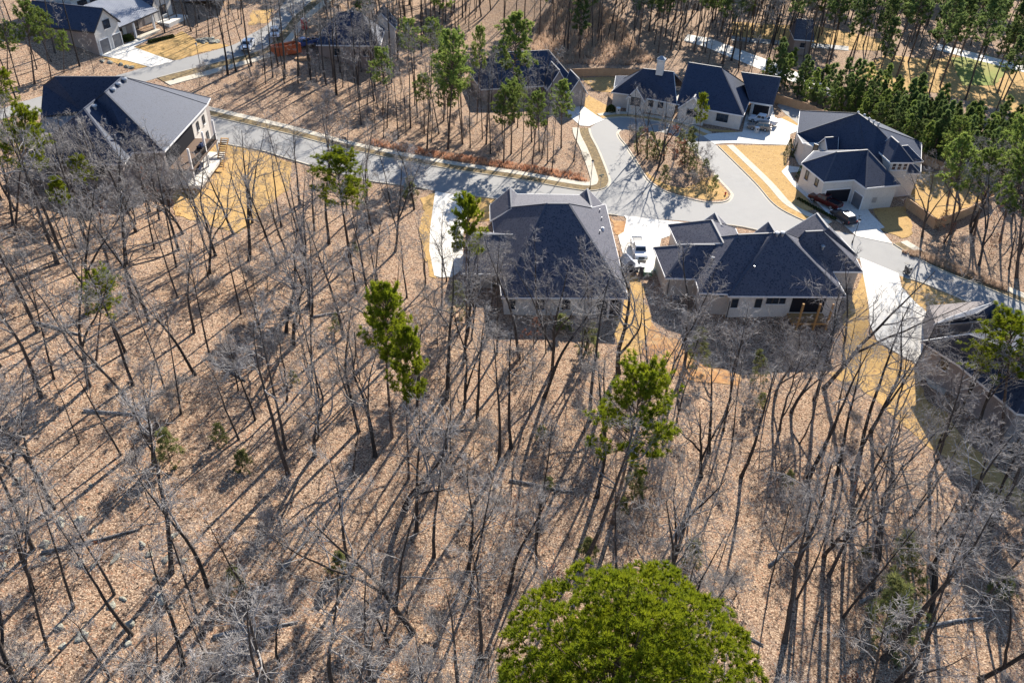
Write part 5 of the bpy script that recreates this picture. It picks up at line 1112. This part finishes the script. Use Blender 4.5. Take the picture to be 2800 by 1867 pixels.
# ------------------------------------------------------------------ rocks and tall grass
def rock_mesh(seed):
    r = np.random.default_rng(seed); bm = bmesh.new(); bmesh.ops.create_icosphere(bm, subdivisions=2, radius=.5)
    for v in bm.verts:
        k = 1+.22*math.sin(v.co.x*7+seed)+.18*math.sin(v.co.y*9+seed*2)+r.uniform(-.08, .08); v.co *= k; v.co.z *= .55; v.co.x *= 1.3
    me = bpy.data.meshes.new('rock'); bm.to_mesh(me); bm.free(); me.materials.append(M['rock']); return me
RK = [rock_mesh(s) for s in range(5)]
def rock(x, y, s, label, grp):
    o = bpy.data.objects.new('rock', RK[int(rng.integers(5))]); COL.objects.link(o); o.location = (x, y, tz(x, y)+.02*s); o.scale = (s, s*rng.uniform(.7, 1.2), s*rng.uniform(.7, 1.1)); o.rotation_euler = (rng.uniform(-.2, .2), rng.uniform(-.2, .2), rng.uniform(0, 6))
    tag(o, label, 'rock', grp)
for x, y in scatter(pxpoly([(0, 1250), (350, 1330), (560, 1500), (420, 1750), (60, 1800), (-50, 1500)]), 34, 1.0, rng, 0): rock(x, y, rng.uniform(.3, .95), ('large' if rng.random() < .4 else 'small')+' lichen-covered rock, '+zone(x, y), 'rocks on the forest floor')
for px, py in ((545, 112), (560, 108), (575, 110), (590, 115), (555, 116), (580, 117)): p = U(px, py); rock(p.x, p.y, 1.5, 'pale boulder beside the gold lawn at top left', 'boulders by the top left lawn')
for px, py in ((330, 178), (345, 182), (358, 186), (300, 172), (280, 168)): p = U(px, py); rock(p.x, p.y, 1.1, 'grey rock on the bank below the top left driveway', 'rocks below the top left driveway')
def grass(name, poly, n, mat, h, label):
    xs = [p[0] for p in poly]; ys = [p[1] for p in poly]; c = []
    while len(c) < n:
        x = rng.uniform(min(xs), max(xs)); y = rng.uniform(min(ys), max(ys))
        if pip(x, y, poly): c.append((x, y, tz(x, y)))
    c = np.array(c); d = np.tile(np.array([0, 0, 1.0]), (len(c), 1)); V = blades(c, d, h, 7, .045, rng, .4, .55); me = np_mesh(name, V, np.arange(len(V)).reshape(-1, 3), mat)
    o = bpy.data.objects.new(name, me); COL.objects.link(o); tag(o, label, 'grass', kind='stuff')
vg = offset_line(W1, 3.9); vg2 = offset_line(W1, 6.6)
ia = [i for i, p in enumerate(W1) if p.x > U(980, 420).x and p.y < U(1600, 500).y+14 and i < len(W1)*.66]
grass('tall_grass', [(vg[i].x, vg[i].y) for i in ia]+[(vg2[i].x, vg2[i].y) for i in reversed(ia)], 950, M['redgrass'], .75, 'rust-brown tall grass along the sidewalk of the wooded corner lot')
grass('tall_grass', pxpoly([(1440, 170), (1470, 60), (1530, -10), (1620, -10), (1700, 60), (1740, 130), (1800, 165), (1720, 180), (1560, 178)]), 4200, M['tallgrass'], 1.3, 'tan dry grass covering the mound beyond the fence')
grass('tall_grass', pxpoly([(2460, 690), (2520, 690), (2640, 740), (2760, 790), (2750, 800), (2600, 745), (2500, 705)]), 900, M['tallgrass'], .8, 'tan grass edging the sidewalk at right')
# ------------------------------------------------------------------ vehicles
def loft(prof, W, taper, mat, name, parent, bevel=.05):
    """side profile (x along length, z up) extruded to width W, narrowing by taper(z)"""
    n = len(prof); vs = []
    for s in (-1, 1):
        for x, z in prof: vs.append((x, s*W/2*taper(z), z))
    mb = MB(); mb.add(vs, [tuple(range(n-1, -1, -1)), tuple(range(n, 2*n))]+[(i, (i+1) % n, n+(i+1) % n, n+i) for i in range(n)])
    o = mb.build(name, mat, parent, bevel=bevel); bm = bmesh.new(); bm.from_mesh(o.data); bmesh.ops.recalc_face_normals(bm, faces=bm.faces); bm.to_mesh(o.data); bm.free(); return o
def wheel(parent, x, y, r, w=.26):
    o = MB().tube([(x, y-w/2, r), (x, y-w/2+.03, r), (x, y+w/2-.03, r), (x, y+w/2, r)], [r*.9, r, r, r*.9], 18).build('wheel', M['rubber'], parent)
    s = 1 if y > 0 else -1; MB().tube([(x, y+s*w*.3, r), (x, y+s*(w/2+.012), r)], [r*.66, r*.6], 14).build('rim', M['rim'], o)
def vehicle(kind, paint, loc, rz, label):
    pick = kind == 'pickup'; o = empty('pickup_truck' if pick else 'parked_car', loc, rz, label, 'pickup' if pick else 'car')
    L, W = (6.0, 2.0) if pick else (4.9, 1.92); h = L/2; r = .42 if pick else .37; P_ = M[paint]
    zb = .45 if pick else .38; zh = 1.18 if pick else 1.02; zt = 1.92 if pick else 1.74
    if pick:
        lo = [(-h, zb+.1), (-h, 1.15), (-h+.05, 1.22), (.0, 1.22), (h-1.65, 1.22), (h-.3, 1.14), (h, 1.02), (h, zb+.1), (h-.1, zb), (-h+.1, zb)]
    else:
        lo = [(-h, zb+.15), (-h, .95), (-h+.08, 1.08), (h-1.5, 1.08), (h-.35, .95), (h, .78), (h, zb+.1), (h-.15, zb), (-h+.15, zb)]
    body = loft(lo, W, lambda z: 1.0 if z < 1.0 else .96, P_, 'body', o)
    if pick: cb = [(-.55, 1.2), (-.5, zt-.05), (-.4, zt), (.95, zt), (1.15, zt-.06), (1.75, 1.2)]
    else: cb = [(-h+.12, 1.05), (-h+.42, zt-.05), (-h+.6, zt), (.15, zt), (.35, zt-.05), (1.1, 1.05)]
    cab = loft(cb, W*.93, lambda z: 1.0 if z < 1.3 else .84, P_, 'cabin', o, .04)
    x0, x1 = (cb[0][0], cb[-1][0])
    def win(vs): MB().add(vs, [tuple(range(len(vs)))]).build('window', M['glass'], o)
    wy = lambda z: W*.93/2*(1.0+(0.84-1.0)*(z-1.2)/(zt-1.2))
    zl, zu = zh+.12, zt-.14; ft = lambda z, a, b, za, zb_: a+(b-a)*(z-za)/(zb_-za)
    fx = lambda z: ft(z, cb[-1][0], cb[-2][0], cb[-1][1], cb[-2][1])+.025; bx = lambda z: ft(z, cb[0][0], cb[1][0], cb[0][1], cb[1][1])-.025
    win([(fx(zl), -wy(zl)*.88, zl), (fx(zl), wy(zl)*.88, zl), (fx(zu), wy(zu)*.9, zu), (fx(zu), -wy(zu)*.9, zu)])
    win([(bx(zl), wy(zl)*.85, zl), (bx(zl), -wy(zl)*.85, zl), (bx(zu), -wy(zu)*.88, zu), (bx(zu), wy(zu)*.88, zu)])
    xa, xb = bx(zu)+.2, fx(zu)-.2; xm = (xa+xb)/2
    for s in (-1, 1):
        for p, q, pl, ql in ((xa, xm-.06, xa-.05, xm-.06), (xm+.06, xb, xm+.06, xb+.25)): win([(pl, s*(wy(zl)+.02), zl), (ql, s*(wy(zl)+.02), zl), (q, s*(wy(zu)+.02), zu), (p, s*(wy(zu)+.02), zu)])
    if pick:
        MB().box((-1.83, 0, 1.19), (2.05, 1.55, .10)).build('cargo_bed', M['dark_in'] if paint != 'white_paint' else M['grey_plastic'], o)
        for s in (-1, 1): MB().box((-1.83, s*.9, 1.27), (2.2, .14, .14)).build('bed_rail', P_, o)
        MB().box((-h+.05, 0, 1.27), (.10, 1.85, .16)).build('tailgate', P_, o)
    else:
        for s in (-1, 1): MB().box((-.7, s*.62, zt+.05), (2.0, .05, .05)).build('roof_rail', M['chrome'], o)
    for s in (-1, 1):
        MB().box((h-.02, s*.72, .86), (.10, .38, .2)).build('headlight', M['lamp_glass'], o); MB().box((-h+.0, s*.85, .95), (.08, .16, .4)).build('tail_light', M['tail'], o)
        MB().box((x1-.45, s*(W/2+.1), 1.32), (.12, .22, .2)).build('mirror', P_, o)
        for x in (h-1.05, -h+1.15): wheel(o, x, s*(W/2-.12), r)
    MB().box((h+.0, 0, .82), (.07, .95, .26)).build('grille', M['black_metal'], o)
    for x in (h+.03, -h-.03): MB().box((x, 0, .58), (.16, W*.94, .2)).build('bumper', M['chrome'] if pick else P_, o, bevel=.03)
    return o
def veh_px(kind, paint, front, rear, label, mid_only=False, dz=.09):
    a = U(*front); b = U(*rear); d = a-b; m_ = (a+b)/2
    return vehicle(kind, paint, (m_.x, m_.y, tz(m_.x, m_.y)+dz), math.atan2(d.y, d.x), label)
veh_px('pickup', 'white_paint', (1752, 718), (1738, 668), 'white crew cab pickup parked between the two centre houses')
zp = Z(2030, 280, 8.96)
veh_px('pickup', 'white_paint', zp(230, 470), zp(740, 580), 'white pickup parked nose-in at the open garage of the long house')
veh_px('car', 'tan_paint', zp(150, 640), zp(640, 705), 'pewter wagon parked beside the white pickup at the long house')
zq = Z(2210, 510, 6.89)
veh_px('pickup', 'red_paint', zq(130, 270), zq(470, 425), 'dark red pickup parked on the driveway by the row of round shrubs')
veh_px('car', 'black_paint', zq(520, 560), zq(760, 735), 'black sport utility vehicle parked behind the dark red pickup')
zv = Z(620, 40, 4.8)
veh_px('pickup', 'white_paint', zv(270, 485), zv(300, 415), 'white pickup driving down the upper road, nearer of two')
veh_px('car', 'white_paint', zv(640, 320), zv(650, 255), 'white car parked farther up the upper road')
veh_px('pickup', 'blue_paint', zv(970, 430), zv(1100, 420), 'blue pickup behind the orange dumpster')
veh_px('car', 'white_paint', z3(870, 690), z3(905, 655), 'white car half hidden by pines left of the loop')
# ------------------------------------------------------------------ street furniture and small things
def lamp(bp, tp, label, lean=0):
    b, h = height_of(bp, tp); h = max(3.5, min(h, 6.5)); o = empty('street_lamp', tuple(b), 0, label, 'lamp', 'street lamps')
    MB().tube([(0, 0, 0), (0, 0, .5), (0, 0, .55), (0, 0, h-.5)], [.13, .11, .06, .045], 10).build('pole', M['black_metal'], o)
    MB().tube([(0, 0, h-.5), (0, 0, h-.42), (0, 0, h-.1)], [.07, .13, .2], 8).build('lantern', M['lamp_glass'], o)
    MB().tube([(0, 0, h-.1), (0, 0, h-.05), (0, 0, h+.15)], [.25, .25, .03], 8).build('cap', M['black_metal'], o)
lamp((549, 186), (540, 118), 'black street lamp on the verge of the upper road'); lamp((1613, 518), (1632, 440), 'black street lamp at the loop junction'); lamp((1716, 318), (1722, 262), 'black street lamp at the head of the loop'); lamp((2330, 665), (2350, 600), 'black street lamp by the mouth of the right-hand driveway')
p = U(*zi(135, 735)); o = empty('street_sign', tuple(p), .4, 'green street name sign on a thin post at the loop corner', 'sign')
MB().tube([(0, 0, 0), (0, 0, 2.9)], .035, 8).build('post', M['galv'], o); MB().box((0, 0, 2.85), (1.0, .03, .22)).build('sign_plate', M['box_green'], o); MB().box((0, 0, 2.6), (1.0, .03, .22), 1.57).build('sign_plate', M['box_green'], o)
def bin_(px, py, label, lid='white_plastic', body='grey_plastic', s=1.0):
    p = U(px, py, .08); o = empty('wheeled_bin', tuple(p), random.uniform(-.3, .3), label, 'bin'); b = MB()
    b.add([(-.26, -.3, .08), (.26, -.3, .08), (.26, .3, .08), (-.26, .3, .08), (-.33, -.38, 1.0), (.33, -.38, 1.0), (.33, .38, 1.0), (-.33, .38, 1.0)], [(3, 2, 1, 0), (4, 5, 6, 7), (0, 1, 5, 4), (1, 2, 6, 5), (2, 3, 7, 6), (3, 0, 4, 7)]); b.build('body', M[body], o)
    MB().box((0, 0, 1.05), (.72, .84, .1)).build('lid', M[lid], o, bevel=.03)
    for s_ in (-.28, .28): MB().tube([(s_-.04, .34, .12), (s_+.04, .34, .12)], .12, 10).build('wheel', M['rubber'], o)
    o.scale = (s, s, s)
zt1 = Z(1690, 630, 6.89)
bin_(*zt1(290, 720), 'white-lidded wheeled bin beside the tent-shaped shed, left of two', s=1.2); bin_(*zt1(320, 790), 'white-lidded wheeled bin in front of the white pickup, nearest', s=1.2); bin_(*zt1(440, 790), 'white-lidded wheeled bin in front of the white pickup, right of two', s=1.2)
bin_(2479, 748, 'dark wheeled bin at the edge of the right-hand driveway', 'grey_plastic', 'black_metal', 1.2)
p = U(*zt1(545, 800)); MBo = MB().box((0, 0, .35), (1.3, 2.0, .7)).build('planter_box', M['green_plastic']); MBo.location = (p.x, p.y, p.z); tag(MBo, 'low green box beside the bins between the centre houses', 'box')
p = U(*zt1(160, 740)); o = empty('garden_shed', (p.x, p.y, p.z), .3, 'tiny dark shed with a pale pitched roof beside the pickup', 'shed')
MB().box((0, 0, .8), (1.5, 1.8, 1.7)).build('wall', M['navy_plastic'], o); MB().add([(-1, -1.1, 1.55), (1, -1.1, 1.55), (0, -1.1, 2.4), (-1, 1.1, 1.55), (1, 1.1, 1.55), (0, 1.1, 2.4)], [(0, 1, 2), (5, 4, 3), (0, 2, 5, 3), (2, 1, 4, 5), (1, 0, 3, 4)]).build('roof', M['metal_roof'], o); MB().box((.1, -.93, .7), (.7, .06, 1.3)).build('door', M['dark_in'], o)
p = U(*zH(1355, 1365)); o = empty('utility_box', tuple(p), .2, 'grey-green utility box by the main road left of the white driveway', 'utility box'); MB().box((0, 0, .6), (1.6, 1.3, 1.2)).build('cabinet', M['box_green'], o, bevel=.05); MB().box((0, -.68, .6), (1.3, .04, .95)).build('door', M['box_green'], o); MB().box((0, 0, .06), (1.9, 1.6, .12)).build('pad', M['walk'], o)
# dumpster and red toilet at the building site
a, b = U(*zv(600, 545)), U(*zv(935, 525)); d = b-a; m_ = (a+b)/2; o = empty('dumpster', (m_.x, m_.y+1.1, m_.z), math.atan2(d.y, d.x), 'open orange dumpster beside the upper road building site', 'dumpster'); L = min(d.length, 8.5)
for x, y, sx, sy in ((0, -1.2, L, .12), (0, 1.2, L, .12), (-L/2, 0, .12, 2.3), (L/2, 0, .12, 2.3)): MB().box((x, y, 1.05), (sx, sy, 1.9)).build('side', M['orange'], o)
MB().box((0, 0, .3), (L-.2, 2.3, .2)).build('floor', M['orange'], o)
for k in range(9): MB().box((-L/2+.4+k*(L-.8)/8, -1.3, 1.05), (.12, .1, 1.8)).build('rib', M['orange'], o)
for k, (x, y) in enumerate(((-2, .2), (-.5, -.3), (1.2, .3), (2.6, -.1))): MB().box((x, y, .9+.15*k % .5), (1.2, .9, .5), .4*k).build('rubble', M['wood'], o)
p = U(*zv(1020, 190)); o = empty('portable_toilet', tuple(p), .2, 'red portable toilet at the building site on the upper road', 'toilet'); MB().box((0, 0, 1.1), (1.3, 1.3, 2.2)).build('cabin', M['red'], o, bevel=.05); MB().box((0, -.67, 1.1), (.8, .04, 1.8)).build('door', M['red'], o); MB().tube([(0, 0, 2.2), (0, 0, 2.45)], [.6, .3], 4).build('roof', M['white_plastic'], o)
p = U(*zD(635, 715)); o = empty('mailbox', tuple(p), .2, 'pale brick mailbox pillar beside the curved sidewalk', 'mailbox'); MB().box((0, 0, .7), (.7, .7, 1.4)).build('pillar', M['brick_white'], o); MB().box((0, 0, 1.45), (.85, .85, .12)).build('cap', M['trim'], o); MB().box((0, -.37, 1.0), (.3, .06, .3)).build('door', M['black_metal'], o)
p = U(*zp(335, 750)); o = empty('mailbox', tuple(p), .2, 'pale brick mailbox pillar beside the pewter wagon', 'mailbox'); MB().box((0, 0, .6), (.7, .7, 1.2)).build('pillar', M['brick_white'], o); MB().box((0, 0, 1.25), (.85, .85, .12)).build('cap', M['trim'], o); MB().box((0, -.37, .9), (.3, .06, .3)).build('door', M['black_metal'], o)
# fences: panels of upright boards between posts
def fence(pxs, h, label, top=True):
    pts = []
    for q in pxs:                                    # pixels mark the top edge
        pt = U(q[0], q[1], h); pts.append(Vector((pt.x, pt.y, 0)))
    o = empty('wooden_fence', (0, 0, 0), 0, label, 'fence'); tot = 0
    for i in range(len(pts)-1):
        a, b = pts[i], pts[i+1]; L = (b-a).length; n = max(1, round(L/2.4)); d = (b-a)/n; rz = math.atan2(d.y, d.x); dn = d.normalized(); nn = Vector((-dn.y, dn.x, 0))
        for k in range(n):
            p = a+d*k; mb = MB(); nb = 12; wl = d.length
            for j in range(nb):
                c = p+d*((j+.5)/nb); z = tz(c.x, c.y); mb.box((c.x, c.y, z+h/2+random.uniform(-.02, .02)), (wl/nb-.012, .03, h), rz)
            for zz in (.35, h-.35):
                c = p+d*.5+nn*.05; z = tz(c.x, c.y); mb.box((c.x, c.y, z+zz), (wl-.02, .05, .09), rz)
            mb.build('panel', M['wood'], o); z = tz(p.x, p.y); MB().box((p.x+nn.x*.09, p.y+nn.y*.09, z+h/2), (.11, .11, h+.1), rz).build('post', M['wood'], o)
            c = p+d*.5; MB().box((c.x, c.y, tz(c.x, c.y)+h+.03), (wl, .14, .04), rz).build('cap_rail', M['wood'], o)
    return o
fence([z3(890, 497), z3(1130, 489), z3(1300, 492), z3(1445, 500)], 1.9, 'pale wooden fence at the foot of the tan grass mound')
fence([zC(68, 26), zC(330, 102), zC(612, 226)], 1.9, 'wooden fence running behind the long house toward the white garage house')
fence([zC(1190, 908), zC(1450, 1100), zC(1700, 1010), zC(1945, 895)], 1.8, 'wooden fence along the near sides of the gold backyard')
fence([zC(1280, 518), zC(1480, 600), zC(1700, 690), zC(1945, 880)], 1.8, 'shaded wooden fence along the far side of the gold backyard')
# clipped shrubs
def shrub_mesh(seed, cone):
    r = np.random.default_rng(seed); n = 420; v = r.normal(0, 1, (n, 3)); v /= np.linalg.norm(v, axis=1)[:, None]; v[:, 2] = np.abs(v[:, 2])*.95+.05*v[:, 2]
    if cone: t = r.uniform(0, 1, n); a = r.uniform(0, 6.28, n); rr = .5*(1-t)**.8; c = np.stack([rr*np.cos(a), rr*np.sin(a), t*2.4], 1); d = np.stack([np.cos(a), np.sin(a), np.full(n, .4)], 1)
    else: c = v*np.array([.45, .45, .7]); d = v
    V = blades(c, d, .16, 5, .035, r, .2, .6); return np_mesh('shrub', V, np.arange(len(V)).reshape(-1, 3), M['shrub'])
SH, SC = [shrub_mesh(1, False), shrub_mesh(2, False)], shrub_mesh(3, True)
def shrub(px, py, s, label, grp, cone=False):
    p = U(px, py, .03); o = bpy.data.objects.new('shrub', SC if cone else SH[int(rng.integers(2))]); COL.objects.link(o); o.location = p; o.scale = (s, s, s); o.rotation_euler = (0, 0, rng.uniform(0, 6)); tag(o, label, 'shrub', grp)
for k in range(14): shrub(*zC(262+k*23.5, 928+k*13), .62, 'small round shrub in the row along the driveway of the white garage house', 'row of round shrubs')
for q in ((165, 540), (235, 560), (270, 740), (425, 860)): shrub(*zC(*q), 1.35, 'dark conical evergreen against the white garage house', 'conical evergreens', True)
for q in ((1565, 800), (1600, 815), (1690, 825), (1515, 800)): shrub(*zD(*q), 1.0, 'low dark shrub under the windows of the long house', 'shrubs under the long house windows')
shrub(*zD(570, 690), 2.0, 'rounded green shrub beside the pale mailbox pillar', None); shrub(*zD(665, 640), 1.0, 'small dark shrub at the left corner of the long house', None, True)
for k in range(11): shrub(*zF(1720+k*56, 1065-k*14), .8, 'tiny dark shrub along the terrace wall of the top left house', 'terrace shrubs')
for q in ((1150, 1020), (1230, 1000)): shrub(*zF(*q), 1.6, 'green shrub below the porch of the top left house', 'porch shrubs')
p = U(*zE(1990, 880)); 
def pallet(px, py, rz, label):
    p = U(px, py); o = empty('lumber_stack', tuple(p), rz, label, 'lumber')
    for k in range(4):
        for j in range(3): MB().box((0, -.4+.4*j, .1+.14*k), (3.4, .34, .12)).build('board', M['wood'], o)
pallet(*zv(1000, 600), .3, 'stack of pale boards beside the orange dumpster')
# road joint lines, manhole, hydrant
p = U(*zi(1285, 790)); o = empty('fire_hydrant', tuple(p), 0, 'small dark hydrant at the near tip of the turning island', 'hydrant'); MB().tube([(0, 0, 0), (0, 0, .6), (0, 0, .62), (0, 0, .8)], [.13, .12, .16, .05], 10).build('barrel', M['red'], o); MB().tube([(-.22, 0, .5), (.22, 0, .5)], .06, 8).build('outlet', M['red'], o)
p = U(*zC(770, 1120), .1); o = empty('kick_scooter', tuple(p), 1.2, 'small black scooter on the driveway behind the black car', 'scooter'); MB().box((0, 0, .15), (.9, .16, .06)).build('board', M['black_metal'], o); MB().tube([(.4, 0, .1), (.45, 0, 1.0)], .03, 8).build('stem', M['black_metal'], o); MB().tube([(.45, -.3, 1.0), (.45, .3, 1.0)], .03, 8).build('handlebar', M['black_metal'], o)
for x in (-.45, .42): MB().tube([(x, -.04, .1), (x, .04, .1)], .1, 10).build('wheel', M['rubber'], o)
# put every thing's origin at its own base
bpy.context.view_layer.update()
for o in [q for q in scene.objects if q.parent is None and q.type == 'EMPTY' and q.location.length < 1e-6]:
    cs = [ch for ch in o.children_recursive if ch.type == 'MESH']
    if not cs: continue
    pts = np.array([ch.matrix_world@Vector(c) for ch in cs for c in ch.bound_box]); c = (pts.min(0)+pts.max(0))/2; loc = Vector((c[0], c[1], tz(c[0], c[1])))
    o.location = loc
    for ch in o.children: ch.matrix_parent_inverse = Matrix.Translation(-loc)
